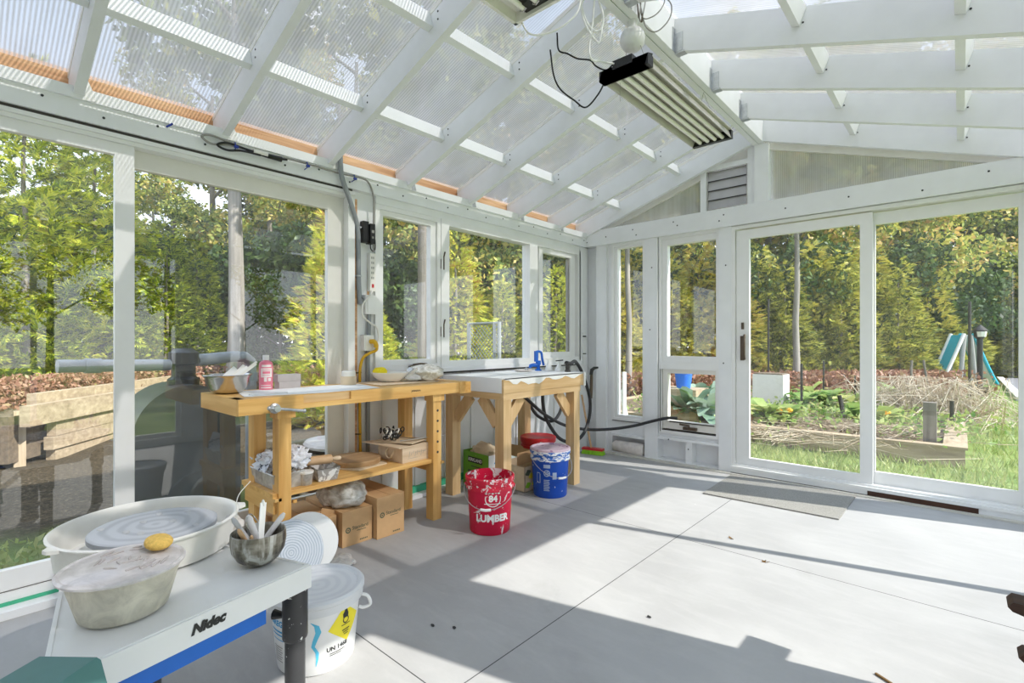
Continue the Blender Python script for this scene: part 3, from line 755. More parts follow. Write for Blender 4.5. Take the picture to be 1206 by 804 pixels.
Bt = thing('soap_bottle', 'pink labelled soap bottle with white cap on the workbench', 'bottle', (.11, -3.54, .916))
mb = MB(); mb.lathe([(.034, 0), (.037, .004), (.037, .150), (.033, .163), (.016, .172), (.014, .176), (.0001, .176)], (.11, -3.54, .916), 28); mb.build('bottle_body', 'pink_label', Bt, bevel=0)
mb = MB(); mb.lathe([(.017, 0), (.017, .03), (.0001, .03)], (.11, -3.54, 1.090), 20); mb.build('cap', 'white_plastic', Bt)
lettering('label_print', [rect(-.03, .075, .035, .128), rect(-.012, .05, .004, .074), rect(.01, .052, .028, .07), rect(-.03, .012, .03, .018), rect(-.03, .026, .026, .030), rect(-.025, .135, .03, .148)] , 'pink_light', Bt, (.11, -3.54, .916), (0, 1, 0), (0, 0, 1), .0006, ((.11, -3.54), lambda z: .037, -.35))
lettering('label_text', [rect(-.02, .096, .022, .110), rect(-.022, .085, .02, .088), rect(-.022, .116, .024, .119)], 'pink_label', Bt, (.11, -3.54, .916), (0, 1, 0), (0, 0, 1), .0012, ((.11, -3.54), lambda z: .037, -.35))
mb = MB(); mb.box((.06, -3.47, .916), (.125, -3.34, .958)); tag(mb.build('soap_bar', 'soap_grey', bevel=.005), 'grey-pink soap bar lying directly on the workbench, lower one of two', 'soap', 'soap bars')
mb = MB(); mb.box((.055, -3.475, .9585), (.12, -3.335, 1.0), None); tag(mb.build('soap_bar', 'soap_grey', bevel=.005), 'grey-pink soap bar stacked on top of another bar', 'soap', 'soap bars')
mb = MB()
ps = [(.10, -3.70), (.44, -3.78), (.535, -3.40), (.50, -3.02), (.15, -2.96)]
mb.prism([(x, y, .9163) for x, y in ps], (0, 0, .0012)); tag(mb.build('paper_sheet', 'paper'), 'large white paper sheet covering the left half of the benchtop', 'paper')
mb = MB(); mb.box((.36, -3.73, .9176), (.42, -3.55, .924)); tag(mb.build('flat_stick', 'white_plastic', bevel=.002), 'flat white stick lying on the paper near the vise', 'stick')
J = thing('lidded_jar', 'small tan jar with a white lid standing at the back of the workbench', 'jar', (.17, -3.04, .9175))
mb = MB(); mb.lathe([(.046, 0), (.05, .004), (.05, .05), (.046, .056), (.0001, .056)], (.17, -3.04, .9175), 24); mb.build('jar_body', 'kraft', J)
mb = MB(); mb.lathe([(.0001, 0), (.044, 0), (.044, .03), (.04, .034), (.0001, .034)], (.17, -3.04, .9735), 24); mb.build('jar_lid', 'cream_plastic', J)
mb = MB(); mb.prism([(.10, -2.93, .9165), (.40, -2.95, .9165), (.43, -2.50, .9165), (.14, -2.42, .9165)], (0, 0, .004)); tag(mb.build('cardboard_sheet', 'cardboard_pale'), 'thin tan cardboard sheet under the white bowl on the workbench', 'cardboard')
mb = MB(); mb.lathe([(.055, 0), (.07, .004), (.105, .03), (.128, .062), (.131, .066), (.127, .067), (.10, .036), (.066, .012), (.0001, .01)], (.20, -2.74, .921), 40); tag(mb.build('white_bowl', 'white_plastic', smooth=60), 'wide white bowl with a yellow sponge on the workbench', 'bowl')
mb = MB(); mb.blob((.13, -2.775, .988), (.05, .05, .033), .08, 2, 3, 3); tag(mb.build('yellow_sponge', 'sponge_lemon', smooth=60), 'lemon yellow sponge lying in the white bowl', 'sponge')
K = thing('clay_bag', 'clear plastic bag of clay lying at the right end of the workbench', 'bag', (.30, -2.52, .9215))
mb = MB(); mb.blob((.30, -2.50, .975), (.10, .125, .062), .22, 2.2, 4, 11, .923); mb.build('clay_lump', 'clay_bag', K, smooth=70)
mb = MB(); mb.lathe([(.004, 0), (.018, .02), (.045, .06), (.055, .09)], (0, 0, 0), 14, M=Tr(.30, -2.69, .945) @ Matrix.Rotation(-1.35, 4, 'X'), wob=lambda a, z: .35 * math.sin(5 * a)); mb.build('twisted_neck', 'film', K, smooth=70)

# ------------------------------------------------------------------ wedging table
W = thing('wedging_table', 'square wooden wedging table with plaster-smeared white top', 'table', (.44, -1.68, 0))
mb = MB(); mb.box((.13, -2.165, .84), (.742, -1.185, .93)); mb.build('table_box', 'white_paint', W, bevel=.002)
mb = MB(); mb.box((.742, -2.182, .832), (.762, -1.185, .928)); mb.build('front_board', 'fir_y', W, bevel=.002)
mb = MB(); mb.box((.11, -2.182, .832), (.742, -2.165, .938)); mb.build('side_board', 'white_paint', W, bevel=.002)['label'] = 'white painted side board'
mb = MB(); mb.box((.11, -1.186, .825), (.775, -1.168, .94)); mb.build('side_board', 'white_paint', W, bevel=.002)
for x in (.715, .12):
    mb = MB(); mb.box((x, -2.18, .783), (x + .042, -1.22, .831)); mb.build('rail', 'fir_y', W, bevel=.002)
for y in (-2.178, -1.26):
    mb = MB(); mb.box((.162, y, .785), (.715, y + .038, .83)); mb.build('rail', 'fir_x', W, bevel=.002)
for x in (.67, .13):
    for y in (-2.175, -1.31):
        mb = MB(); mb.box((x, y, 0), (x + .083, y + .083, .783)); mb.build('leg', 'fir_z', W, bevel=.003)
for a, b, u in (((.70, -2.09, .60), (.70, -1.93, .785), 0), ((.70, -1.31, .60), (.70, -1.47, .785), 0), ((.66, -2.14, .60), (.50, -2.14, .785), 1), ((.22, -2.14, .60), (.38, -2.14, .785), 1)):
    mb = MB(); mb.bar(a, b, .085, .03, (1, 0, 0) if u == 0 else (0, 1, 0)); mb.build('brace', 'fir_z', W, bevel=.002)
# plaster slab with drips over the front board
mb = MB(); mb.box((.12, -2.163, .93), (.75, -1.188, .9375))
rs = random.Random(4); top = []; y = -2.16
prof = [0.012, .018, .05, .055, .03, .045, .065, .06, .058, .07, .05, .02, .022, .04, .045, .042, .035, .018, .03, .045, .05, .035, .016, .01]
n = len(prof)
ptsb = [(.7625, -2.17 + (.975 / (n - 1)) * i, .937 - prof[i] * .85) for i in range(n)]
poly = [(.7625, -2.17, .9375)] + ptsb + [(.7625, -1.195, .9375)]
for i in range(n - 1):
    a, b = ptsb[i], ptsb[i + 1]
    mb.prism([(a[0], a[1], .9375), a, b, (b[0], b[1], .9375)], (.0025, 0, 0))
mb.box((.745, -2.17, .930), (.765, -1.195, .9385))
mb.build('plaster_slab', 'paper', W, smooth=0)['label'] = 'white plaster slab with drips over the front edge'

P_ = thing('hand_pump', 'bright blue cast metal clamp tool standing at the back of the wedging table', 'tool', (.33, -1.26, .9385))
mb = MB(); mb.lathe([(.03, 0), (.03, .008), (.016, .016), (.016, .05), (.024, .055), (.024, .09), (.0001, .09)], (.33, -1.26, .9385), 20)
mb.tube([(.33, -1.26, .99), (.31, -1.31, .99), (.30, -1.335, .985), (.30, -1.34, .965)], [.018, .016, .015, .013], 12); mb.build('tool_body', 'blue_iron', P_, smooth=50)
mb = MB(); mb.tube(spline([(.335, -1.285, 1.02), (.33, -1.29, 1.09), (.33, -1.275, 1.11), (.335, -1.225, 1.10), (.34, -1.215, 1.04), (.345, -1.20, .985)], 5), .011, 10); mb.box((.318, -1.305, 1.02), (.342, -1.275, 1.115)); mb.build('handle', 'blue_iron', P_, smooth=50)
for k, (x, y, h, lab) in enumerate(((.43, -1.235, .10, 'white tapered nozzle bottle beside the blue clamp tool'), (.52, -1.205, .085, 'white tapered nozzle bottle with a dark lever, nearer the black hose'))):
    V = thing('nozzle_bottle', lab, 'bottle', (x, y, .9385), 0, 'nozzle bottles on the wedging table')
    mb = MB(); mb.lathe([(.032, 0), (.034, .004), (.03, .03), (.018, h * .6), (.012, h * .8), (.012, h), (.0001, h)], (x, y, .9385), 20); mb.build('bottle_body', 'white_plastic', V)
    mb = MB(); mb.bar((x - .02, y - .02, .9385 + h + .006), (x + .022, y + .03, .9385 + h + (.012 if k else .004)), .014, .01); mb.build('lever', 'dark_metal' if k else 'cream_plastic', V, bevel=.002)
mb = MB(); mb.lathe([(.04, 0), (.075, .006), (.08, .014), (.076, .014), (.04, .006), (.0001, .005)], (.30, -1.43, .9385), 28); pl = tag(mb.build('saucer', 'towel', smooth=60), 'shallow pinkish saucer with metal bits behind the plaster slab edge', 'saucer')
mb = MB(); mb.lathe([(.012, 0), (.016, .004), (.016, .02), (.008, .026), (.0001, .026)], (.31, -1.40, .9445), 12); tag(mb.build('metal_nut', 'galv'), 'small metal fitting lying in the pinkish saucer', 'fitting')
FA = thing('hose_tap', 'dark brass tap at the far right corner of the wedging table', 'tap', (.62, -1.215, .9385))
mb = MB(); mb.lathe([(.026, 0), (.028, .006), (.018, .02), (.020, .045), (.012, .052), (.012, .07), (.0001, .07)], (.62, -1.215, .9385), 18); mb.build('tap_body', 'dark_metal', FA)
mb = MB(); mb.bar((.60, -1.24, 1.008), (.645, -1.19, 1.008), .012, .008); mb.build('tap_lever', 'dark_metal', FA)
H = thing('garden_hose', 'black rubber hose looped beside the wedging table and trailing to the back window', 'hose', (.28, -.6, 0))
cable('hose_loop', [(.60, -1.205, 1.015), (.50, -1.0, 1.0), (.40, -.80, 1.01), (.30, -.62, .99), (.28, -.50, .90), (.28, -.38, .70), (.28, -.335, .56), (.28, -.36, .40), (.28, -.47, .25), (.28, -.66, .20), (.28, -.86, .26), (.28, -1.0, .38), (.28, -1.1, .52), (.27, -1.12, .66), (.26, -1.10, .76)], .017, 'rubber', H, 10, 6)
cable('hose_run', [(.22, -1.44, .76), (.26, -1.36, .70), (.29, -1.16, .55), (.27, -.9, .43), (.23, -.66, .35), (.21, -.50, .31), (.32, -.34, .285), (.48, -.19, .295), (.66, -.10, .335), (.85, -.085, .40), (1.0, -.08, .445), (1.10, -.055, .452)], .015, 'rubber', H, 10, 6)
cable('hose_loop', [(.22, -.80, .80), (.24, -.78, .66), (.25, -.82, .52), (.25, -.95, .44), (.22, -1.12, .50), (.18, -1.2, .62), (.16, -1.22, .76)], .015, 'rubber', H, 10, 6)
NZ = thing('hose_nozzle', 'brown handled spray nozzle hanging in the room corner', 'nozzle', (.25, -.29, .62))
mb = MB(); mb.tube([(.245, -.275, .60), (.25, -.27, .72), (.255, -.27, .87)], [.018, .017, .016], 12); mb.build('grip', 'bronze', NZ)
mb = MB(); mb.tube([(.255, -.28, .85), (.26, -.275, .90), (.275, -.25, .92), (.30, -.215, .925)], [.018, .02, .016, .010], 12); mb.build('spray_head', 'black', NZ)
BR = thing('scrub_broom', 'broom with red block and lime bristles in the room corner', 'broom', (.24, -.22, 0), .2)
mb = MB(); mb.box((-.115, -.035, .045), (.115, .035, .068)); mb.build('broom_block', 'red_plastic', BR, bevel=.006, local=True)
mb = MB(); rs = random.Random(2)
for i in range(19):
    for j in range(6):
        x, y = -.105 + i * .0117, -.028 + j * .0112; mb.bar((x, y, .046), (x * 1.12 + rs.uniform(-.004, .004), y * 1.3 + rs.uniform(-.004, .004), .001), .010, .010)
br = mb.build('bristles', 'lime', BR, local=True, smooth=0); br['kind'] = 'stuff'
mb = MB(); mb.tube([(-.02, .0, .066), (-.10, .03, .40), (-.15, .05, .62)], .011, 10); mb.build('broom_handle', 'roll_wood', BR, local=True)
mb = MB(); mb.lathe([(.0001, 0), (.03, .0), (.05, .004), (.058, .012), (.06, .10), (.063, .25), (.058, .34), (.05, .352), (.03, .354), (.0001, .352)], (0, 0, 0), 28, M=Tr(.365, .0, .081) @ Matrix.Rotation(PI / 2, 4, 'Y'), wob=lambda a, z: .05 * math.sin(3 * a + 9 * z) + .05 * mnoise.noise(Vector((a * 2, z * 9, 0))))
tag(mb.build('rolled_towel', 'towel', smooth=60), 'rolled grubby white towel tucked into the cubby under the corner window', 'towel')

# ------------------------------------------------------------------ buckets
def bucket(c, rt, rb, h, mats, label, bail_a, rim=True, lid=None, lidmat=None, bail_drop=.16):
    R = thing('bucket', label, 'bucket', (c[0], c[1], 0))
    mb = MB(); pr = [(rb - .008, .004), (rb - .004, 0), (rb, .006), (rt, h)]
    pr += [(rt - .005, h), (rb - .004, .008), (.0001, .008)]
    mb.lathe(pr, (c[0], c[1], 0), 48); mb.build('bucket_body', mats[0], R, smooth=50)
    mb = MB(); zz = h - .075
    r_ = lambda z: rb + (rt - rb) * z / h
    mb.lathe([(r_(zz), zz), (r_(zz) + .010, zz), (r_(zz) + .010, zz + .022), (r_(zz) + .003, zz + .024), (r_(zz) + .003, zz + .045), (rt + .009, zz + .047), (rt + .010, h - .004), (rt + .004, h), (rt - .004, h)], (c[0], c[1], 0), 48, cap=False); mb.build('rim_band', mats[1], R, smooth=40)
    a = bail_a; e = Vector((math.cos(a), math.sin(a), 0)); nrm = Vector((math.cos(a - PI / 2), math.sin(a - PI / 2), 0))
    P0 = Vector((c[0], c[1], zz + .01)); rr = rt + .016
    pts = []
    for k in range(17):
        th = PI * k / 16; pts.append(P0 + e * math.cos(th) * rr + nrm * math.sin(th) * (rr + .012 - .0 * k) - Vector((0, 0, math.sin(th) * bail_drop)))
    hd = MB().tube(pts, .0026, 6).build('bail_handle', 'galv', R, smooth=60)
    mb = MB(); mb.tube([pts[7], pts[8], pts[9]], .0085, 10); mb.build('grip', 'white_plastic', hd)
    for s in (1, -1):
        mb = MB(); mb.lathe([(.0001, 0), (.012, 0), (.010, .01), (.0001, .01)], (0, 0, 0), 12, M=Tr(P0 + e * s * (rt + .004)) @ Matrix.Rotation(a + (0 if s > 0 else PI), 4, 'Z') @ Matrix.Rotation(PI / 2, 4, 'Y')); mb.build('ear', mats[1], R)
    return R, r_
camdir = lambda c: math.atan2(-4.77 - c[1], 3.16 - c[0])
c = (.908, -2.471); ca_ = camdir(c)
R1, rf = bucket(c, .148, .128, .352, ('red_bucket', 'red_rim'), 'crimson plastic bucket splashed with white slip on the floor', ca_ + PI / 2 - .15, bail_drop=.112)
it = [('text', 'LUMBER', .060, .018, .108, .0028, 0), ('text', '84', .055, .02, .232, .0022, 0)] + ringpoly(.02, .232, .045, .051, 20, PI * .9, PI * 2.1) + [rect(-.035, .198, .07, .203)]
for i in range(5): it.append(rect(-.03 + i * .02, .262 + .004 * (i % 2), -.016 + i * .02, .270))
lettering('print_lettering', it, 'ink_white', R1, (c[0], c[1], 0), (0, 1, 0), (0, 0, 1), .0008, (c, rf, ca_))
c = (.747, -1.628); ca_ = camdir(c)
R2, rf = bucket(c, .150, .130, .36, ('blue_bucket', 'blue_rim'), 'royal blue plastic bucket with a slip-stained pink lid on it', ca_ + PI / 2 + .55, bail_drop=.13)
mb = MB(); mb.lathe([(.150, -.008), (.158, -.006), (.159, .006), (.150, .012), (.138, .010), (.134, .003), (.0001, .003)], (c[0], c[1], .362), 48); mb.build('lid', 'lid_pink', R2, smooth=40)['label'] = 'pink-grey stained lid'
it = [rect(-.052, .235, .0, .262)] + [rect(-.050, .060 + .010 * i, -.004 - .006 * (i % 3 == 1), .0655 + .010 * i) for i in range(9)] + ringpoly(-.026, .195, .019, .026, 18) + ringpoly(-.026, .195, .006, .012, 12) + [rect(.018, .15, .05, .202)]
for i in range(5):
    a = i * 2 * PI / 5; it.append(('poly', [(-.026 + .010 * math.cos(a), .195 + .010 * math.sin(a)), (-.026 + .021 * math.cos(a + .25), .195 + .021 * math.sin(a + .25)), (-.026 + .021 * math.cos(a - .25), .195 + .021 * math.sin(a - .25))]))
it += [rect(-.112, .115, -.085, .121), rect(-.112, .19, -.085, .196), rect(-.112, .115, -.108, .196), ('poly', [(-.085, .115), (-.079, .115), (-.079, .185), (-.085, .196)])]
m, t, o = nt('blue_print_pale'); bsdf(t, o, (.36, .45, .62), .5); MAT['blue_print_pale'] = m
lettering('print_lettering', it, 'blue_print_pale', R2, (c[0], c[1], 0), (0, 1, 0), (0, 0, 1), .0008, (c, rf, ca_))
c = (.375, -1.32)
R3, rf = bucket(c, .148, .128, .352, ('red_plastic', 'red_plastic'), 'second red bucket hidden behind the blue bucket under the wedging table', 2.6, bail_drop=.14)
mb = MB(); mb.lathe([(.148, -.008), (.158, -.006), (.159, .006), (.150, .014), (.138, .010), (.0001, .006)], (c[0], c[1], .354), 40); mb.build('lid', 'red_plastic', R3, smooth=40)

# boxes under the wedging table
G = thing('carton', 'open lime green carton with a white end under the wedging table', 'carton', (.245, -1.86, 0), -.10)
mb = MB(); x0, x1, y0, y1, h = -.165, .165, -.09, .09, .30
for lo, hi in (((x0, y0, 0), (x1, y0 + .004, h)), ((x0, y1 - .004, 0), (x1, y1, h)), ((x0, y0, 0), (x0 + .004, y1, h)), ((x0, y0, 0), (x1, y1, .004))): mb.box(lo, hi)
mb.build('carton_body', 'green_box', G, local=True, smooth=0)
mb = MB(); mb.box((x1 - .004, y0, 0), (x1 + .001, y1, h)); mb.build('white_end', 'paper', G, local=True, smooth=0)['label'] = 'white end panel'
mb = MB(); mb.box((-.10, y0 - .001, .215), (.085, y0, .262)); mb.build('black_label', 'ink', G, local=True, smooth=0)
lettering('brand_print', [('text', 'KIRKLAND', .036, 0, 0, .0012, .1)], 'ink_white', G, (-.0075, y0 - .0012, .238), (1, 0, 0), (0, 0, 1), .0006, local=True)
lettering('carton_print', [rect(-.10, -.03, .09, -.008), rect(-.06, .022, .07, .030), rect(-.10, -.06, .09, -.05), rect(-.08, -.09, .03, -.078)], 'ink_green', G, (-.0, y0 - .0012, .16), (1, 0, 0), (0, 0, 1), .0006, local=True)
lettering('carton_print', [('text', '4X', .055, 0, .035, .002, 0), rect(-.03, -.02, .03, -.012), rect(-.035, -.035, .02, -.028), rect(-.02, -.055, .035, -.048)], 'blue_print', G, (x1 + .0014, 0, .20), (0, 1, 0), (0, 0, 1), .0006, local=True)
mb = MB(); mb.blob((.26, -1.87, .30), (.13, .07, .075), .3, 2.4, 3, 5); mb.box((.12, -1.90, .25), (.36, -1.84, .30)); tag(mb.build('paper_bag', 'kraft', smooth=30), 'crumpled tan paper bag stuffed into the green carton', 'bag')
CB = thing('cardboard_box', 'open brown cardboard box with fruit print behind the near table leg', 'box', (.42, -1.58, 0), 0)
mb = MB(); x0, x1, y0, y1, h = .30, .58, -1.74, -1.50, .20
for lo, hi in (((x0, y0, 0), (x1, y0 + .004, h)), ((x0, y1 - .004, 0), (x1, y1, h)), ((x0, y0, 0), (x0 + .004, y1, h)), ((x1 - .004, y0, 0), (x1, y1, h)), ((x0, y0, 0), (x1, y1, .004))): mb.box(lo, hi)
mb.build('box_body', 'cardboard_pale', CB, smooth=0)
mb = MB(); mb.bar((.50, -1.62, .20), (.50, -1.62, .30), .24, .004, (1, 0, 0)); mb.build('flap', 'cardboard_in', CB, smooth=0)
mb = MB(); mb.bar((.30, -1.50, .20), (.30, -1.46, .29), .24, .004, (0, 1, 0)); mb.build('flap', 'cardboard_in', CB, smooth=0)
for i, (y, z, cmat) in enumerate(((-1.70, .05, 'lime'), (-1.66, .12, 'yellow_label'), (-1.70, .15, 'ink_green'), (-1.62, .06, 'yellow_label'), (-1.58, .13, 'lime'), (-1.55, .05, 'ink_green'))):
    lettering('fruit_print', [('poly', [(.03 * math.cos(a) + .008 * math.sin(3 * a), .024 * math.sin(a)) for a in np.linspace(0, 2 * PI, 14)[:-1]])], cmat, CB, (.5802, y, z), (0, 1, 0), (0, 0, 1))
JC = thing('juice_carton', 'tall white and green juice carton squeezed next to the blue bucket', 'carton', (.545, -1.46, 0))
mb = MB(); mb.box((.51, -1.50, 0), (.595, -1.415, .30)); mb.prism([(.51, -1.50, .30), (.595, -1.50, .30), (.595, -1.4575, .35), (.51, -1.4575, .35)], (0, .001, 0)); mb.build('carton_body', 'paper', JC, bevel=.002)
mb = MB(); mb.box((.5955, -1.495, .02), (.5965, -1.42, .22)); mb.build('green_panel', 'lime', JC, smooth=0)

# doormat and litter
mb = MB(); mb.prism([(1.645, -.83, 0), (2.548, -.80, 0), (2.555, -.10, 0), (1.625, -.10, 0)], (0, 0, .010)); tag(mb.build('doormat', 'mat_grey', bevel=.003), 'grey-beige ribbed doormat on the floor inside the garden door', 'doormat')
rs = random.Random(8)
for i, ((x, y), lab) in enumerate((((2.37, -1.83), 'tiny dry leaf on the sunny floor near the shadow line of the door post'), ((2.12, -1.60), 'curled dry leaf lying beside the thin band of shade on the floor'), ((2.93, -2.55), 'dry brown twig on the sunny floor closest to the dark wooden stand'), ((1.50, -3.42), 'dark crumb of clay on the shaded floor behind the white tub'), ((1.58, -3.37), 'small black crumb of clay on the shaded floor, second one by the white tub'), ((2.15, -2.75), 'small clay chip on the shaded strip of floor'))):
    mb = MB(); a = rs.uniform(0, 3)
    if i == 2: mb.bar((x, y, .004), (x + .05, y - .03, .004), .008, .006)
    elif i in (0, 1):
        for k in range(3): mb.prism([(x, y, .001), (x + .022 * math.cos(a + k), y + .022 * math.sin(a + k), .008), (x + .018 * math.cos(a + k + .6), y + .018 * math.sin(a + k + .6), .001)], (0, 0, .0015))
    else: mb.blob((x, y, .004), (.010, .006, .004), .3, 2, 2, i)
    tag(mb.build('twig' if i == 2 else 'dry_leaf' if i < 2 else 'clay_crumb', 'dry_leaf' if i < 3 else 'ink'), lab, 'twig' if i == 2 else 'leaf' if i < 2 else 'crumb')

# ------------------------------------------------------------------ pottery wheel in front
FR, FL, BL, BR_ = (1.638, -4.018), (1.766, -4.655), (1.02, -4.53), (1.03, -4.225)
PW = thing('pottery_wheel', 'electric pottery wheel with white table, wide splash pan and blue stripe', 'pottery wheel', (1.35, -4.35, 0))
mb = MB(); mb.prism([(p[0], p[1], .428) for p in (FR, FL, BL, BR_)], (0, 0, .069))
mb.build('wheel_table', 'white_plastic', PW, bevel=.010, bseg=3)
def inset(k):
    cx, cy = 1.36, -4.36; return [(cx + (p[0] - cx) * k, cy + (p[1] - cy) * k) for p in (FR, FL, BL, BR_)]
mb = MB(); o_, i_ = inset(.985), inset(.955)
for k in range(4):
    a, b, c_, d_ = o_[k], o_[(k + 1) % 4], i_[(k + 1) % 4], i_[k]
    mb.prism([(p[0], p[1], .4955) for p in (a, b, c_, d_)], (0, 0, .0055))
mb.build('raised_lip', 'white_plastic', PW, bevel=.0015)
u = Vector((FL[0] - FR[0], FL[1] - FR[1], 0)).normalized(); nrm = Vector((-u.y, u.x, 0)); nrm = nrm if nrm.x > 0 else -nrm
P0 = Vector((FR[0], FR[1], 0)); at_ = lambda s, dd, z: P0 + u * s - nrm * dd + Vector((0, 0, z))
mb = MB(); mb.prism([at_(.13, .035, .366), at_(.53, .035, .366), at_(.53, .22, .366), at_(.13, .22, .366)], (0, 0, .066)); mb.build('motor_housing', 'blue_strip', PW, bevel=.003)['label'] = 'bright blue metal housing under the table'
lettering('brand_mark', [('text', 'Nidec', .035, 0, 0, .0022, .30)], 'ink', PW, at_(.315, -.0008, .466), -u, (0, 0, 1))
for k, (x, y, top) in enumerate(((1.606, -4.055, .43), (1.712, -4.585, .43), (1.08, -4.38, .43))):
    mb = MB(); mb.lathe([(.029, .0), (.030, .012), (.030, .27), (.036, .275), (.0375, .28), (.0375, top), (.0001, top)], (x, y, 0), 28); lg = mb.build('leg', 'wheel_leg', PW)
    mb = MB(); mb.lathe([(.034, 0), (.036, .006), (.034, .03), (.031, .032)], (x, y, 0), 20); mb.build('rubber_foot', 'rubber', lg)
    s_ = -1 if k != 1 else 1
    mb = MB(); mb.tube([(x - .03, y + .02 * s_, .34), (x - .06, y + .04 * s_, .34)], [.008, .016], 10); mb.build('clamp_knob', 'black', lg)
mb = MB(); mb.lathe([(.046, 0), (.048, .012), (.042, .02), (.042, .30), (.05, .31), (.05, .366), (.0001, .366)], (1.50, -4.425, 0), 28); mb.tube([(1.53, -4.40, .08), (1.575, -4.375, .08)], [.010, .016], 10); mb.build('motor_column', 'black', PW)
bc = (1.13, -4.328)
mb = MB(); mb.lathe([(.10, .002), (.235, .002), (.242, .006), (.250, .07), (.254, .092), (.262, .096), (.263, .101), (.255, .104), (.247, .099), (.243, .08), (.236, .02), (.10, .014)], (bc[0], bc[1], .5), 64)
SP = mb.build('splash_pan', 'cream_plastic', PW, smooth=50)
for a in (math.radians(-72), math.radians(78)):
    e = Vector((math.cos(a), math.sin(a), 0)); tdir = Vector((-e.y, e.x, 0)); p = Vector((bc[0], bc[1], .593)) + e * .262
    mb = MB(); mb.prism([p - tdir * .03, p - tdir * .012 + e * .022, p + tdir * .012 + e * .022, p + tdir * .03], (0, 0, .010)); mb.build('clip_tab', 'cream_plastic', SP, bevel=.003)
mb = MB(); mb.lathe([(.03, -.09), (.03, -.012), (.172, -.012), (.176, -.008), (.176, .006), (.170, .009), (.0001, .009)], (bc[0] + .055, bc[1] + .002, .590), 56); wh = mb.build('wheel_head', 'wheelhead_rings', PW, local=False)
def recenter(o, p):
    """move a part's own origin to world point p (patterns centre there)"""
    q = wmat(o).inverted() @ Vector(p); o.data.transform(Matrix.Translation(-q)); o.location = o.location + q
recenter(wh, (bc[0] + .055, bc[1] + .002, .59))
mb = MB()
for k in range(9):
    a = k * .7; r = .10 + .05 * math.sin(k * 2.3); p = (bc[0] + .055 + r * math.cos(a), bc[1] + r * math.sin(a), .5995); mb.blob(p, (.018, .010, .0025), .3, 3, 2, k)
mb.build('clay_smear', 'grey_clay', PW, smooth=60)['kind'] = 'stuff'

def shape_tub(name, label, cat, c, z0, rb, rt, h, mat, **k):
    pass
TB = thing('water_tub', 'milky plastic tub with a slip-smeared clear lid on the wheel table', 'tub', (1.535, -4.472, .5015))
tc_ = (1.535, -4.472)
mb = MB(); mb.lathe([(.088, 0), (.096, .006), (.125, .112), (.127, .118), (.123, .114), (.092, .010), (.0001, .006)], (tc_[0], tc_[1], .5015), 48); mb.build('tub_body', 'tub_clear', TB, smooth=50)
mb = MB(); mb.lathe([(.0001, 0), (.091, 0), (.098, .032), (.0001, .033)], (tc_[0], tc_[1], .508), 40); mb.build('slip_water', 'slip', TB)['label'] = 'cloudy cream slip in the bottom'
mb = MB(); mb.lathe([(.126, -.006), (.135, -.004), (.137, .002), (.131, .006), (.124, .003), (.118, .006), (.0001, .007)], (tc_[0] + .008, tc_[1] - .004, .6215), 48); LD = mb.build('lid', 'lid_clear', TB, smooth=40)
mb = MB(); rs = random.Random(12)
for k in range(22):
    a = rs.uniform(0, 6.28); r = rs.uniform(.01, .11); ln = rs.uniform(.02, .05)
    p = Vector((tc_[0] + r * math.cos(a), tc_[1] + r * math.sin(a), .6295)); dv = Vector((-math.sin(a + .4), math.cos(a + .4), 0)) * ln
    if math.hypot(p.x + dv.x - tc_[0], p.y + dv.y - tc_[1]) > .116: continue
    mb.tube([p, p + dv * .5, p + dv], [.002, .0035, .001], 6)
mb.build('slip_streak', 'soap_grey', LD, smooth=60)
mb = MB(); mb.blob((1.512, -4.392, .648), (.047, .033, .0185), .03, 1.5, 4, 5); tag(mb.build('yellow_sponge', 'sponge', smooth=60), 'oval mustard sponge lying on the lid of the water tub', 'sponge')

CU = thing('tool_pot', 'round grey-green glazed pot holding clay tools on the wheel table', 'pot', (1.505, -4.125, .502))
mb = MB(); mb.lathe([(.036, 0), (.042, .002), (.062, .020), (.076, .045), (.081, .075), (.079, .10), (.076, .101), (.074, .098), (.076, .075), (.070, .045), (.05, .018), (.0001, .012)], (1.505, -4.125, .502), 44, wob=lambda a, z: .015 * math.sin(3 * a)); mb.build('pot_body', 'pot', CU, smooth=60)
tools = [((1.48, -4.13, .52), (1.535, -4.195, .632), .007, 'roll_wood', 'wooden clay tool leaning farthest toward the tub', 'tool'),
         ((1.49, -4.12, .52), (1.485, -4.195, .655), .008, 'grey_clay', 'grey slip-coated clay tool leaning next to the splash pan', 'tool'),
         ((1.50, -4.11, .52), (1.50, -4.155, .655), .011, 'grey_clay', 'thick grey clay-caked tool in the middle of the pot', 'tool'),
         ((1.52, -4.13, .52), (1.48, -4.10, .690), .009, 'paper', 'tall white round-ended stick in the tool pot', 'stick'),
         ((1.49, -4.14, .52), (1.53, -4.055, .645), .009, 'grey_clay', 'pale grey tool leaning toward the plaster bats', 'tool'),
         ((1.50, -4.15, .52), (1.555, -4.165, .610), .006, 'roll_wood', 'short wooden tool tip at the front of the pot', 'tool')]
for a, b, r, mt, lab, cat in tools:
    a, b = Vector(a), Vector(b); mb = MB()
    if cat == 'stick': mb.bar(a, b - (b - a).normalized() * .01, .018, .006, (1, 0, 0)); mb.blob(b - (b - a).normalized() * .012, (.009, .004, .012), 0, 1, 2)
    else: mb.tube([a, a.lerp(b, .5), a.lerp(b, .93), b], [r * .8, r, r * .95, r * .5], 10)
    tag(mb.build('clay_tool' if cat == 'tool' else 'stick', mt, smooth=50), lab, cat, 'tools in the glazed pot')
mb = MB(); mb.tube(spline([(1.46, -4.15, .55), (1.455, -4.17, .63), (1.40, -4.15, .69), (1.32, -4.08, .715)], 6), .0012, 6); tag(mb.build('wire', 'cream_plastic'), 'thin curved cutting wire springing out of the tool pot', 'wire')
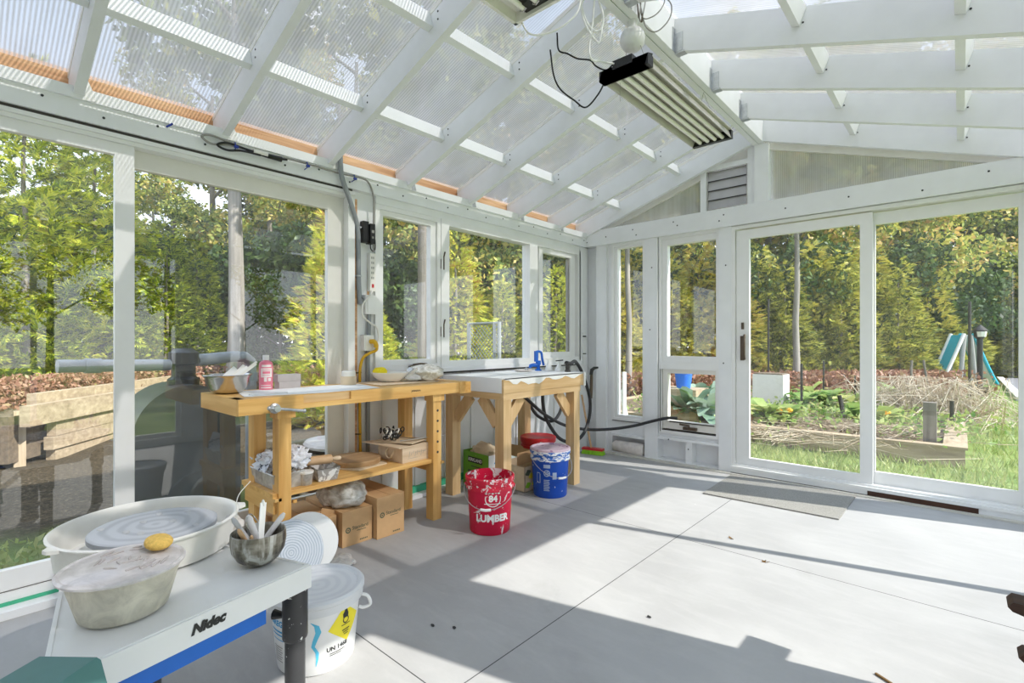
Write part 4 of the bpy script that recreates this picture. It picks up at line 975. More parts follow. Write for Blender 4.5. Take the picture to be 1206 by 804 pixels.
mb = MB(); mb.tube(spline([(1.47, -4.115, .55), (1.47, -4.15, .62), (1.455, -4.135, .645), (1.445, -4.115, .628), (1.46, -4.105, .60), (1.48, -4.11, .55)], 5), .002, 6); tag(mb.build('loop_tool', 'steel'), 'small wire loop trimming tool in the tool pot', 'tool', 'tools in the glazed pot')
mb = MB(); mb.blob((1.17, -4.085, .53), (.05, .035, .03), .3, 2, 3, 9); mb.blob((1.35, -4.10, .515), (.05, .03, .013), .3, 2, 3, 4, .5022); tag(mb.build('crumpled_tissue', 'towel', smooth=40), 'crumpled beige rag between splash pan and tool pot', 'rag')

# white tub under the wheel table
TU = thing('chlorine_tub', 'white plastic tub with yellow hazard diamond beside the pottery wheel', 'tub', (1.32, -3.84, 0)); uc = (1.32, -3.84)
uf = lambda z: .138 + (.160 - .138) * z / .25
mb = MB(); mb.lathe([(.125, .004), (.130, 0), (.138, .008), (.160, .245), (.0001, .245)], (uc[0], uc[1], 0), 56); mb.build('tub_body', 'white_plastic', TU, smooth=50)
mb = MB(); mb.lathe([(.164, .222), (.170, .224), (.172, .252), (.176, .256), (.176, .268), (.168, .276), (.154, .276), (.148, .268), (.0001, .266)], (uc[0], uc[1], 0), 56); ul = mb.build('tub_lid', 'lid_rings', TU, smooth=40); recenter(ul, (uc[0], uc[1], .27))
ua = math.atan2(-4.77 - uc[1], 3.16 - uc[0])
lettering('blue_swoosh', [('poly', [(x + w2, y), (x - w2, y), (x2 - w3, y2), (x2 + w3, y2)]) for (x, y, w2), (x2, y2, w3) in zip([(-.02, .205, .001), (.0, .19, .008), (.006, .165, .010), (-.006, .135, .008), (-.012, .115, .006), (.002, .09, .006), (.002, .065, .004)], [(.0, .19, .008), (.006, .165, .010), (-.006, .135, .008), (-.012, .115, .006), (.002, .09, .006), (.002, .065, .004), (-.002, .04, .001)])], 'cyan_print', TU, (uc[0], uc[1], 0), (0, 1, 0), (0, 0, 1), .0008, (uc, uf, ua))
def dia(x, y, s, rot=.0): return ('poly', [(x + s * math.cos(rot + k * PI / 2), y + s * math.sin(rot + k * PI / 2)) for k in range(4)])
lettering('hazard_diamond', [dia(.110, .165, .072, PI / 2 + .08)], 'yellow_label', TU, (uc[0], uc[1], 0), (0, 1, 0), (0, 0, 1), .0008, (uc, uf, ua))
fl = [(.110 + px, .185 + py) for px, py in ((-.012, .0), (-.014, .016), (-.006, .026), (-.004, .042), (.006, .03), (.012, .014), (.010, .0))]
hz = [('poly', fl)] + ringpoly(.110, .177, .010, .014, 16) + [rect(.090, .158, .130, .161), rect(.093, .138, .127, .142), rect(.097, .130, .123, .1335), rect(.101, .122, .120, .125)]
lettering('hazard_print', hz, 'ink', TU, (uc[0], uc[1], 0), (0, 1, 0), (0, 0, 1), .0016, (uc, uf, ua))
lettering('un_number', [('text', 'UN 1468', .022, .075, .088, .0007, 0), rect(.045, .070, .105, .073), rect(.045, .063, .09, .066)], 'ink', TU, (uc[0], uc[1], 0), (0, 1, 0), (0, 0, 1), .0008, (uc, uf, ua))
lettering('brand_print', [('text', 'BIREG', .030, -.165, .190, .0012, 0), rect(-.20, .158, -.12, .164), rect(-.195, .145, -.125, .150), rect(-.19, .128, -.125, .131)], 'blue_print', TU, (uc[0], uc[1], 0), (0, 1, 0), (0, 0, 1), .0008, (uc, uf, ua))
lettering('fine_print', [rect(-.185, .10 - .009 * k, -.13 - .006 * (k % 2), .103 - .009 * k) for k in range(7)], 'wire_grey', TU, (uc[0], uc[1], 0), (0, 1, 0), (0, 0, 1), .0008, (uc, uf, ua))
a = ua + 1.45; e = Vector((math.cos(a), math.sin(a), 0)); tg = Vector((-e.y, e.x, 0)); p = Vector((uc[0], uc[1], .215)) + e * .158
mb = MB(); mb.tube(spline([p, p + e * .03 - Vector((0, 0, .012)), p + e * .040 - Vector((0, 0, .045)), p + e * .015 - Vector((0, 0, .055)), p - e * .002 - Vector((0, 0, .05))], 5), .0065, 8); mb.build('handle', 'white_plastic', TU, smooth=60)

# teal stool at the lower left edge
TE = thing('teal_stool', 'teal moulded plastic stool with a flared side in front of the pottery wheel', 'stool', (1.94, -4.70, 0))
top = [(1.852, -4.66), (1.936, -4.588), (2.02, -4.70), (1.93, -4.775)]; cxy = Vector((1.935, -4.68))
mb = MB(); lv = []
for k, z, off in ((1.0, .600, 0), (1.07, .592, 0), (1.3, .45, .02), (1.55, .02, .05)):
    ring = []
    for i, q in enumerate(top):
        v = (Vector(q) - cxy) * k + cxy
        if i in (1, 2): v += Vector((off * 1.6, off * .2))
        ring.append((v.x, v.y, z))
    lv.append(ring)
vs = [[mb.bm.verts.new(p) for p in r] for r in lv]
mb._f(vs[0])
for A, C in zip(vs, vs[1:]):
    for i in range(4): mb._f([A[i], A[(i + 1) % 4], C[(i + 1) % 4], C[i]])
mb._f(vs[-1][::-1]); mb.build('stool_body', 'teal', TE, bevel=.006, bseg=3)

# plaster bats leaning on the bench leg, plastic film
for (c0, r, th, mt, lab, ry) in (((.700, -3.66, .158), .157, .022, 'bat_rings', 'round bat with grey slip rings leaning against the workbench leg', -.35), ((.640, -3.545, .155), .155, .03, 'paper', 'plain white round plaster bat behind the ringed one', -.33)):
    M = Tr(c0) @ Rz(-.18) @ Matrix.Rotation(PI / 2 + ry, 4, 'Y')
    mb = MB(); mb.lathe([(.0001, -th / 2), (r - .006, -th / 2), (r, -th / 2 + .006), (r, th / 2 - .006), (r - .006, th / 2), (.0001, th / 2)], (0, 0, 0), 56)
    o = mb.build('plaster_bat', mt, None, local=True); o.matrix_world = M
    o.location, o.rotation_euler = M.translation, M.to_euler()
    tag(o, lab, 'bat', 'plaster bats against the workbench')
mb = MB(); mb.blob((.60, -3.43, .10), (.07, .045, .10), .35, 2.6, 3, 21, .002); mb.blob((.66, -3.37, .02), (.10, .06, .02), .4, 2.2, 3, 22, .002); tag(mb.build('plastic_film', 'film', smooth=40), 'crumpled clear plastic film behind the plaster bats', 'plastic film')

# cardboard boxes of clay below the shelf
for k, (x0, x1, y0, y1, h, lab) in enumerate(((-.0, .49, -3.265, -3.068, .205, 'brown clay carton with a torn flap, under the clay bag'), (.06, .53, -3.060, -2.862, .250, 'brown clay carton standing closest to the right bench leg'))):
    X0 = .04
    bx = thing('clay_carton', lab, 'carton', ((X0 + x1) / 2, (y0 + y1) / 2, 0), 0, 'clay cartons under the workbench')
    mb = MB(); mb.box((X0, y0, .001), (x1, y1, h)); mb.build('carton_body', 'cardboard', bx, bevel=.004)
    mb = MB(); mb.box((X0 + .01, (y0 + y1) / 2 - .002, h), (x1 - .005, (y0 + y1) / 2 + .002, h + .0012)); mb.build('lid_seam', 'cardboard_in', bx, smooth=0)
    cy_ = (y0 + y1) / 2; zz = h * (.46 if k == 0 else .56)
    it = ringpoly(-.062, 0, .010, .017, 18) + ringpoly(-.062, 0, .0, .005, 8) + [('text', 'Standard', .030, .018, .006, .0003, 0), rect(-.005, -.016, .055, -.012)]
    it += [rect(.015 + .011 * j, -zz + .018, .023 + .011 * j, -zz + .026) for j in range(5)]
    lettering('carton_print', it, 'ink_green', bx, (x1 + .0002, cy_, zz), (0, 1, 0), (0, 0, 1), .0008)
    if k == 0:
        mb = MB(); mb.bar((x1 - .09, y0 - .004, h), (x1 - .075, y0 - .045, h - .10), .16, .004, (1, 0, 0)); mb.build('torn_flap', 'cardboard_in', bx, smooth=0)
BX = thing('clay_carton', 'third brown clay carton at the back left under the shelf, mostly hidden', 'carton', (.27, -3.42, 0), 0, 'clay cartons under the workbench')
mb = MB(); mb.box((.04, -3.55, .001), (.45, -3.28, .19)); mb.build('carton_body', 'cardboard', BX, bevel=.004); mb = MB(); mb.box((.05, -3.417, .19), (.44, -3.413, .1912)); mb.build('lid_seam', 'cardboard_in', BX, smooth=0)
mb = MB(); mb.blob((.36, -3.165, .275), (.135, .12, .085), .2, 2.0, 4, 31, .206); mb.blob((.30, -3.22, .265), (.12, .08, .07), .22, 2.4, 3, 33, .206); tag(mb.build('clay_bag', 'clay_bag', smooth=70), 'bagged lump of grey-white clay resting on the torn carton', 'bag')

# shelf things
TT = thing('storage_tub', 'low clear plastic tub behind the left bench leg on the shelf', 'tub', (.34, -3.55, .4105))
mb = MB(); x0, x1, y0, y1 = .19, .47, -3.64, -3.50
for a, b, c_, d_ in (((x0, y0), (x1, y0), (x1 + .012, y0 - .012), (x0 - .012, y0 - .012)), ((x1, y0), (x1, y1), (x1 + .012, y1 + .012), (x1 + .012, y0 - .012)), ((x1, y1), (x0, y1), (x0 - .012, y1 + .012), (x1 + .012, y1 + .012)), ((x0, y1), (x0, y0), (x0 - .012, y0 - .012), (x0 - .012, y1 + .012))):
    mb.quad((a[0], a[1], .413), (b[0], b[1], .413), (c_[0], c_[1], .495), (d_[0], d_[1], .495))
mb.quad((x0, y0, .412), (x1, y0, .412), (x1, y1, .412), (x0, y1, .412)); mb.build('tub_body', 'tub_dirty', TT, smooth=0)
mb = MB(); mb.tube([(x0 - .012, y0 - .012, .495), (x1 + .012, y0 - .012, .495), (x1 + .012, y1 + .012, .495), (x0 - .012, y1 + .012, .495)], .004, 6, closed=True); mb.build('tub_rim', 'film', TT)
for k, (c0, rd, sd, lab) in enumerate((((.30, -3.57, .535), (.14, .085, .055), 41, 'crumpled newspaper sheet heaped in the clear tub'), ((.36, -3.49, .545), (.085, .085, .065), 45, 'wadded newspaper ball beside the left bench leg, over the white cup'))):
    mb = MB(); mb.blob(c0, rd, .45, 2.6, 4, sd); tag(mb.build('newspaper', 'newsprint', smooth=25), lab, 'newspaper', 'crumpled newspaper on the shelf')
mb = MB(); mb.prism([(.16, -3.63, .50), (.40, -3.66, .50), (.42, -3.62, .60), (.18, -3.58, .585)], (0, .004, .004)); tag(mb.build('folded_newspaper', 'newsprint', smooth=0), 'flat folded newspaper slanting at the left end of the shelf', 'newspaper')
CP = thing('plastic_cup', 'small white-lidded plastic cup on the shelf between leg and loaf tin', 'cup', (.46, -3.47, .4105))
mb = MB(); mb.lathe([(.032, 0), (.034, .003), (.040, .062), (.0001, .062)], (.46, -3.47, .4105), 24); mb.build('cup_body', 'tub_dirty', CP); mb = MB(); mb.lathe([(.042, 0), (.044, .003), (.044, .010), (.036, .012), (.0001, .010)], (.46, -3.47, .4735), 24); mb.build('cup_lid', 'cream_plastic', CP)
LT = thing('loaf_tin', 'old loaf tin caked with white slip holding a rolling pin', 'tin', (.36, -3.335, .4105), -.12)
mb = MB(); hx, hy, H_ = .125, .050, .075
o1 = [(-hx, -hy), (hx, -hy), (hx, hy), (-hx, hy)]
def rg(k, d, z): return [mb.bm.verts.new((p[0] + math.copysign(d, p[0]), p[1] + math.copysign(d, p[1]), z)) for p in o1]
ra, rb2, rc, rd_, re_ = rg(0, 0, .0), rg(0, .016, H_), rg(0, .021, H_), rg(0, .013, H_), rg(0, -.003, .004)
mb._f(ra[::-1])
for A, C in ((ra, rb2), (rb2, rc), (rc, rd_), (rd_, re_)):
    for i in range(4): mb._f([A[i], A[(i + 1) % 4], C[(i + 1) % 4], C[i]])
mb._f(re_); mb.build('tin_body', 'tin', LT, local=True, smooth=0)
RP = thing('rolling_pin', 'wooden rolling pin lying across the loaf tin', 'rolling pin', (.36, -3.34, .49))
A_, B_ = Vector((.36, -3.47, .515)), Vector((.405, -3.285, .512)); dr = (B_ - A_).normalized()
mb = MB(); mb.tube([A_, A_.lerp(B_, .02), A_.lerp(B_, .98), B_], [.022, .026, .026, .022], 24); mb.build('roller', 'roll_wood', RP)
mb = MB(); mb.tube([B_, B_ + dr * .012, B_ + dr * .03, B_ + dr * .05, B_ + dr * .055], [.007, .009, .014, .012, .004], 16); mb.build('handle', 'box_wood', RP, smooth=60)
mb = MB(); mb.tube([A_, A_ - dr * .012, A_ - dr * .03, A_ - dr * .05, A_ - dr * .055], [.007, .009, .014, .012, .004], 16); mb.build('handle', 'box_wood', RP, smooth=60)
mb = MB(); mb.lathe([(.0001, 0), (.158, 0), (.160, .003), (.160, .030), (.157, .033), (.0001, .033)], (.235, -3.03, .418), 56); tag(mb.build('wooden_bat', 'bat_wood'), 'round brown wooden throwing bat lying in the middle of the shelf', 'bat')
mb = MB(); mb.prism([(.30, -3.19, .411), (.43, -3.12, .411), (.40, -2.90, .411), (.24, -2.86, .411), (.12, -3.05, .411)], (0, 0, .0065)); tag(mb.build('paper_scrap', 'kraft'), 'tan paper scrap under the round wooden bat', 'paper')
WB = thing('wooden_box', 'pale wooden box with rope handle at the right end of the shelf', 'box', (.36, -2.70, .4105))
mb = MB(); mb.box((.20, -2.835, .4105), (.475, -2.60, .512)); mb.build('box_body', 'box_wood', WB, bevel=.002)
mb = MB(); mb.tube(spline([(.315, -2.836, .49), (.31, -2.85, .46), (.335, -2.855, .435), (.365, -2.85, .435), (.385, -2.855, .455), (.39, -2.838, .485)], 5), .0055, 8); mb.build('rope_handle', 'kraft', WB, smooth=60)
it = []
for k in range(9):
    x = -.07 + k * .016; it.append(('poly', [(x, -.02 + .01 * (k % 3)), (x + .003, -.02 + .01 * (k % 3)), (x + .010, .018 - .006 * (k % 2)), (x + .007, .018 - .006 * (k % 2))]))
lettering('pencil_marks', it + [rect(-.08, -.028, .0, -.026), rect(-.02, .006, .07, .008)], 'wire_grey', WB, (.4752, -2.715, .462), (0, 1, 0), (0, 0, 1))
mb = MB(); mb.prism([(.12, -2.91, .5135), (.49, -2.87, .5135), (.47, -2.60, .5135), (.18, -2.62, .5135)], (0, 0, .006)); tag(mb.build('cardboard_sheet', 'cardboard_pale', smooth=0), 'wide cardboard sheet lying directly on the wooden box', 'cardboard', 'cardboard sheets on the wooden box')
mb = MB(); mb.prism([(.20, -2.86, .520), (.50, -2.78, .532), (.45, -2.60, .535), (.20, -2.66, .522)], (0, 0, .005)); tag(mb.build('cardboard_sheet', 'kraft', smooth=0), 'smaller buckled cardboard sheet on top of the wide one', 'cardboard', 'cardboard sheets on the wooden box')
mb = MB(); rs = random.Random(5)
for k in range(26):
    c0 = Vector((.29 + rs.uniform(-.06, .07), -2.78 + rs.uniform(-.075, .06), .562 + rs.uniform(-.02, .04))); r = rs.uniform(.012, .022); ax = Vector((rs.uniform(-1, 1), rs.uniform(-1, 1), rs.uniform(-.4, .4))).normalized(); b1 = ax.orthogonal().normalized(); b2 = ax.cross(b1)
    mb.mi = int(k % 4 == 0); mb.tube([c0 + (b1 * math.cos(t_) + b2 * math.sin(t_)) * r for t_ in np.linspace(0, 2 * PI, 15)[:-1]], .004, 6, closed=True)
tag(mb.build('coiled_rope', ['ink', 'cream_plastic'], smooth=60), 'tangled black and cream rope coils on the cardboard sheets', 'rope')
mb = MB(); mb.prism([(.40, -2.80, .545), (.42, -2.81, .545), (.50, -2.50, .552), (.485, -2.49, .552)], (0, 0, .003)); tag(mb.build('metal_ruler', 'galv', smooth=0), 'thin metal ruler sticking out past the right bench leg', 'ruler')

# ------------------------------------------------------------------ cables and boxes on the post
CO = thing('electrical_conduit', 'grey PVC conduit bending down the white post from the roof', 'conduit', (.03, -2.87, 1.0))
cable('conduit_pipe', [(.10, -3.06, 2.47), (.088, -3.05, 2.36), (.085, -3.035, 2.28), (.05, -2.95, 2.14), (.018, -2.885, 2.0), (.006, -2.870, 1.85), (.006, -2.868, 1.65), (.006, -2.862, 1.52), (.006, -2.855, 1.47)], .0165, 'grey_pvc', CO, 14, 6)
for z in (2.0, 1.66):
    mb = MB(); mb.tube([(-.012, -2.90, z), (.026, -2.885, z), (.026, -2.86, z), (-.012, -2.845, z)], .005, 6); mb.build('clamp', 'galv', CO)
mb = MB(); mb.tube([(.006, -2.855, 1.50), (.006, -2.853, 1.465)], .021, 14); mb.build('coupling', 'grey_pvc', CO)
CO2 = thing('electrical_conduit', 'grey conduit running down behind the workbench below the outlet boxes', 'conduit', (.005, -2.80, .04))
mb = MB(); mb.tube([(.008, -2.795, 1.14), (.008, -2.795, .04)], .015, 12); mb.tube([(.008, -2.785, 1.40), (.008, -2.788, 1.24)], .015, 12); mb.build('conduit_pipe', 'grey_pvc', CO2)
OB = thing('outlet_box', 'white outlet box just under the power strip on the post', 'outlet', (.01, -2.785, 1.40), 0, 'outlet boxes on the post')
mb = MB(); mb.box((-.0115, -2.83, 1.395), (.035, -2.742, 1.53)); mb.build('box_body', 'white_plastic', OB, bevel=.006)
mb = MB(); mb.box((.0352, -2.815, 1.41), (.040, -2.757, 1.515)); mb.build('face_plate', 'white_plastic', OB, bevel=.003)
OB = thing('outlet_box', 'lower white outlet box with the yellow plug on the post', 'outlet', (.01, -2.80, 1.13), 0, 'outlet boxes on the post')
mb = MB(); mb.box((-.0115, -2.845, 1.135), (.04, -2.765, 1.245)); mb.build('box_body', 'white_plastic', OB, bevel=.006)
mb = MB(); mb.box((.0402, -2.835, 1.145), (.044, -2.775, 1.235)); mb.build('face_plate', 'cream_plastic', OB, bevel=.002)
PS = thing('power_strip', 'white power strip screwed upright on the post', 'power strip', (.0, -2.77, 1.56))
mb = MB(); mb.box((-.0115, -2.79, 1.56), (.028, -2.745, 1.83)); mb.build('strip_body', 'cream_plastic', PS, bevel=.006)
for k in range(5):
    mb = MB(); z = 1.80 - k * .036; mb.box((.028, -2.778, z - .010), (.0295, -2.774, z + .006)); mb.box((.028, -2.764, z - .010), (.0295, -2.760, z + .006)); mb.build('socket', 'ink', PS, smooth=0)
mb = MB(); mb.box((.028, -2.775, 1.585), (.032, -2.76, 1.61)); mb.build('switch', 'red_plastic', PS, bevel=.002)
AD = thing('power_adapter', 'black plug-in power adapter mounted high on the post', 'adapter', (.0, -2.80, 1.90))
mb = MB(); mb.box((-.0115, -2.845, 1.90), (.03, -2.80, 2.05)); mb.box((-.0115, -2.80, 1.895), (.05, -2.762, 2.035)); mb.build('adapter_body', 'black', AD, bevel=.006)
mb = MB(); mb.box((.0505, -2.79, 1.97), (.052, -2.77, 1.99)); mb.box((.0505, -2.788, 1.93), (.052, -2.774, 1.945)); mb.build('adapter_mark', 'wire_grey', AD, smooth=0)
cable('adapter_cord', [(.03, -2.79, 1.90), (.03, -2.785, 1.86), (.03, -2.765, 1.845), (.028, -2.748, 1.87), (.03, -2.75, 1.93)], .004, 'black', AD)
tag(cable('power_cable', [(.028, -2.77, 1.56), (.05, -2.80, 1.53), (.05, -2.86, 1.46), (.05, -2.86, 1.38), (.05, -2.80, 1.33), (.05, -2.75, 1.30), (.05, -2.735, 1.22), (.05, -2.76, 1.17), (.048, -2.79, 1.18)], .006, 'cream_plastic'), 'white cord curling between the two outlet boxes on the post', 'cord')
YC = thing('extension_cord', 'yellow extension cord plugged in at the post and running down behind the workbench', 'cord', (.05, -2.84, .02))
mb = MB(); mb.tube(spline([(.045, -2.795, 1.20), (.075, -2.79, 1.20), (.08, -2.775, 1.18), (.075, -2.77, 1.16)], 4), .016, 10); mb.build('plug', 'yellow_cord', YC, smooth=60)
cable('cord', [(.075, -2.765, 1.175), (.07, -2.765, 1.14), (.05, -2.80, 1.12), (.035, -2.845, 1.09), (.022, -2.862, 1.03), (.012, -2.862, .92), (.008, -2.858, .60), (.008, -2.852, .20), (.012, -2.85, .05)], .010, 'yellow_cord', YC)
for z in (.98, .55):
    mb = MB(); mb.tube([(-.012, -2.89, z), (.022, -2.862, z), (-.012, -2.835, z)], .004, 6); mb.build('staple', 'black', YC)
BC = thing('beam_cable', 'beige cable tied along the left beam and down to the power strip', 'cable', (.07, -3.3, 2.3))
cable('cable', [(.075, -3.60, 2.315), (.075, -3.72, 2.312), (.078, -3.82, 2.292), (.078, -3.865, 2.318), (.078, -3.82, 2.338), (.076, -3.72, 2.325), (.07, -3.59, 2.312), (.07, -3.44, 2.323), (.07, -3.28, 2.328), (.07, -3.05, 2.322), (.07, -2.89, 2.331), (.066, -2.82, 2.305), (.05, -2.775, 2.21), (.035, -2.765, 2.0), (.034, -2.766, 1.84)], .0065, 'wire_grey', BC)
cable('black_lead', [(.085, -3.56, 2.298), (.082, -3.66, 2.296), (.082, -3.74, 2.278), (.084, -3.79, 2.292), (.082, -3.74, 2.318), (.080, -3.64, 2.312), (.080, -3.52, 2.30), (.074, -3.40, 2.317)], .0065, 'black', BC)
mb = MB(); mb.tube([(.085, -3.60, 2.312), (.085, -3.52, 2.312)], .012, 10); mb.build('plug', 'cream_plastic', BC)
mb = MB(); mb.tube([(.087, -3.52, 2.305), (.087, -3.44, 2.305)], [.014, .016], 10); mb.build('plug', 'black', BC)
for y in (-3.70, -3.28, -2.95):
    mb = MB(); mb.tube([(.046, y, 2.335), (.09, y, 2.33), (.09, y + .004, 2.30), (.046, y + .004, 2.295)], .003, 6); mb.box((.085, y - .006, 2.30), (.10, y + .014, 2.312)); mb.build('cable_tie', 'blue_tie', BC)
mb = MB(); mb.tube([(.046, -4.02, 2.33), (.07, -4.01, 2.335), (.075, -4.0, 2.345)], .005, 6); tag(mb.build('cable_tie', 'blue_tie'), 'lone blue cable tie on the left beam above the sliding door', 'cable tie')
WC = thing('wall_conduit_bracket', 'white vertical wall channel with black clip beside the room corner', 'bracket', (.05, -.07, .98))
mb = MB(); mb.box((.0205, -.095, .99), (.03, -.05, 1.30)); mb.build('channel', 'white_plastic', WC, bevel=.002)
mb = MB(); mb.box((.03, -.10, 1.25), (.038, -.045, 1.265)); mb.box((.03, -.10, 1.06), (.038, -.045, 1.07)); mb.build('clip', 'black', WC)

# ------------------------------------------------------------------ hanging lights
GL = thing('grow_light', 'four-tube grow light with black end cap hanging under the ridge', 'light fixture', (1.85, -1.8, 2.6))
x0, x1, y0, y1, z0 = 1.712, 1.985, -2.40, -1.17, 2.60
mb = MB(); mb.box((x0, y0, z0 + .055), (x1, y1, z0 + .062)); mb.prism([(x0, y0, z0), (x0 + .006, y0, z0), (x0 + .03, y0, z0 + .055), (x0 + .02, y0, z0 + .06)], (0, y1 - y0, 0)); mb.prism([(x1, y0, z0), (x1 - .006, y0, z0), (x1 - .03, y0, z0 + .055), (x1 - .02, y0, z0 + .06)], (0, y1 - y0, 0))
for k in range(3):
    xm = x0 + .034 + (k + 1) * .0513; mb.prism([(xm - .012, y0, z0 + .055), (xm, y0, z0 + .018), (xm + .012, y0, z0 + .055)], (0, y1 - y0, 0))
mb.build('reflector', 'reflector', GL, smooth=0)
mb = MB(); mb.prism([(x0 - .006, y0 - .045, z0 - .004), (x0 - .006, y0 + .008, z0 - .004), (x0 + .01, y0 + .008, z0 + .066), (x0 + .01, y0 - .045, z0 + .05)], (x1 - x0 + .012 - .016, 0, 0)); mb.box((x0 - .006, y0 - .045, z0 - .004), (x1 + .006, y0 + .012, z0 + .05)); mb.box((x0 + .08, y0 - .052, z0 + .03), (x1 - .08, y0 + .04, z0 + .075)); mb.build('end_cap', 'black', GL, bevel=.004)
mb = MB(); mb.box((x0, y1 - .035, z0), (x1, y1, z0 + .055)); mb.build('end_cap', 'black', GL, bevel=.003)
for k in range(4):
    xm = x0 + .034 + .0257 + k * .0513; mb = MB(); mb.tube([(xm, y0 + .01, z0 + .018), (xm, y1 - .035, z0 + .018)], .0135, 16); mb.build('lamp_tube', 'tube', GL)
mb = MB()
for y in (y0 + .08, y1 - .15):
    mb.tube([(x0 + .06, y, z0 + .06), (1.835, y + .01, 2.92)], .0015, 5); mb.tube([(x1 - .06, y, z0 + .06), (1.835, y + .01, 2.92)], .0015, 5)
mb.tube([(1.785, -2.36, 2.60), (1.785, -2.36, 2.50)], .001, 5)
mb.build('hanging_wire', 'wire_grey', GL)
cable('power_lead', [(1.722, -2.40, 2.63), (1.678, -2.405, 2.56), (1.626, -2.452, 2.485), (1.578, -2.495, 2.524), (1.522, -2.545, 2.584), (1.494, -2.57, 2.664), (1.48, -2.582, 2.80)], .0045, 'black', GL)
FX = thing('tube_light', 'white framed tube light fixture hanging above the room at the top edge', 'light fixture', (1.7, -3.6, 2.7))
x0, x1, y0, y1, z0 = 1.583, 1.90, -4.15, -2.985, 2.70
mb = MB(); mb.box((x0, y0, z0), (x0 + .016, y1, z0 + .05)); mb.box((x1 - .016, y0, z0), (x1, y1, z0 + .05)); mb.box((x0, y1 - .016, z0), (x1, y1, z0 + .05)); mb.box((x0, y0, z0), (x1, y0 + .016, z0 + .05)); mb.box((x0, y0, z0 + .05), (x1, y1, z0 + .056)); mb.build('fixture_frame', 'cream_plastic', FX, bevel=.002)
mb = MB(); mb.box((x0 + .08, y1 - .075, z0 + .018), (x1 - .02, y1 - .0165, z0 + .049)); mb.build('end_plate', 'ink', FX)
for k in range(3):
    xm = x0 + .09 + k * .075; mb = MB(); mb.tube([(xm, y0 + .03, z0 + .02), (xm, y1 - .05, z0 + .02)], .013, 14); tb = mb.build('lamp_tube', 'tube', FX)
    mb = MB(); mb.tube([(xm - .012, y1 - .05, z0 + .02 + .012), (xm - .018, y1 - .05, z0 + .012), (xm, y1 - .05, z0 + .002), (xm + .018, y1 - .05, z0 + .012), (xm + .012, y1 - .05, z0 + .032)], .003, 6); mb.build('tube_clip', 'steel', tb)
mb = MB()
for y in (-3.95, -3.2): mb.tube([(1.74, y, z0 + .055), (1.82, y, 2.93)], .0015, 5)
mb.build('hanging_wire', 'wire_grey', FX)
cable('white_lead', [(1.62, -2.99, 2.72), (1.624, -2.975, 2.686), (1.645, -2.965, 2.65), (1.675, -2.945, 2.636), (1.71, -2.91, 2.646), (1.745, -2.882, 2.662), (1.79, -2.842, 2.702), (1.822, -2.805, 2.77), (1.83, -2.79, 2.93)], .0045, 'white_plastic', FX)
GB = thing('globe_lamp', 'round white globe bulb hanging from the ridge beam', 'lamp', (1.836, -2.317, 2.76))
mb = MB(); mb.blob((1.836, -2.317, 2.832), (.067, .067, .067), 0, 1, 4); mb.build('globe', 'bulb', GB, smooth=70)
mb = MB(); mb.tube([(1.836, -2.317, 2.885), (1.836, -2.317, 2.932)], [.022, .026], 14); mb.build('lamp_holder', 'white_plastic', GB)
CW = thing('white_cable', 'looped white cables hanging from the ridge beam', 'cable', (1.79, -2.65, 2.7))
cable('cable_loop', [(1.80, -2.66, 2.935), (1.75, -2.677, 2.89), (1.753, -2.674, 2.853), (1.772, -2.657, 2.785), (1.803, -2.629, 2.747), (1.825, -2.609, 2.768), (1.829, -2.606, 2.83), (1.80, -2.62, 2.935)], .0055, 'white_plastic', CW)
cable('cable_loop', [(1.79, -2.68, 2.935), (1.75, -2.68, 2.87), (1.766, -2.663, 2.776), (1.81, -2.623, 2.692), (1.822, -2.612, 2.734), (1.825, -2.609, 2.785)], .0055, 'white_plastic', CW)
cable('cable_tail', [(1.803, -2.64, 2.93), (1.788, -2.643, 2.755), (1.778, -2.651, 2.67), (1.785, -2.643, 2.61), (1.79, -2.56, 2.63), (1.80, -2.45, 2.66)], .005, 'white_plastic', CW)
WI = thing('hanging_wire_bundle', 'tangled grey wires hooked on the sunny side of the ridge beam', 'wire', (1.93, -2.33, 2.85))
cable('wire', [(1.89, -2.37, 3.08), (1.91, -2.365, 2.99), (1.907, -2.375, 2.887), (1.915, -2.36, 2.875), (1.92, -2.363, 2.90), (1.93, -2.354, 3.0), (1.89, -2.35, 3.09)], .003, 'wire_grey', WI)
cable('wire', [(1.89, -2.34, 3.07), (1.917, -2.366, 2.90), (1.956, -2.33, 2.897), (1.993, -2.298, 2.941), (2.0, -2.289, 3.0), (1.89, -2.28, 3.10)], .003, 'wire_grey', WI)
cable('wire', [(1.89, -2.36, 3.05), (1.923, -2.36, 2.88), (1.943, -2.342, 2.83), (1.976, -2.312, 2.822), (2.016, -2.277, 2.87), (2.033, -2.262, 2.932), (2.015, -2.274, 2.99), (1.89, -2.26, 3.1)], .0035, 'wire_grey', WI)
mb = MB(); mb.tube([(1.885, -2.365, 3.05), (1.90, -2.37, 2.90), (1.915, -2.365, 2.87), (1.92, -2.37, 2.91)], .004, 8); mb.build('hook', 'bronze', WI)
tag(cable('black_cable', [(1.54, -2.60, 2.86), (1.545, -2.592, 2.77), (1.579, -2.561, 2.751), (1.62, -2.524, 2.724), (1.671, -2.479, 2.715), (1.695, -2.457, 2.683), (1.736, -2.421, 2.662), (1.79, -2.43, 2.676)], .0045, 'black'), 'short black cable from the rafter to the grow light end cap', 'cable')

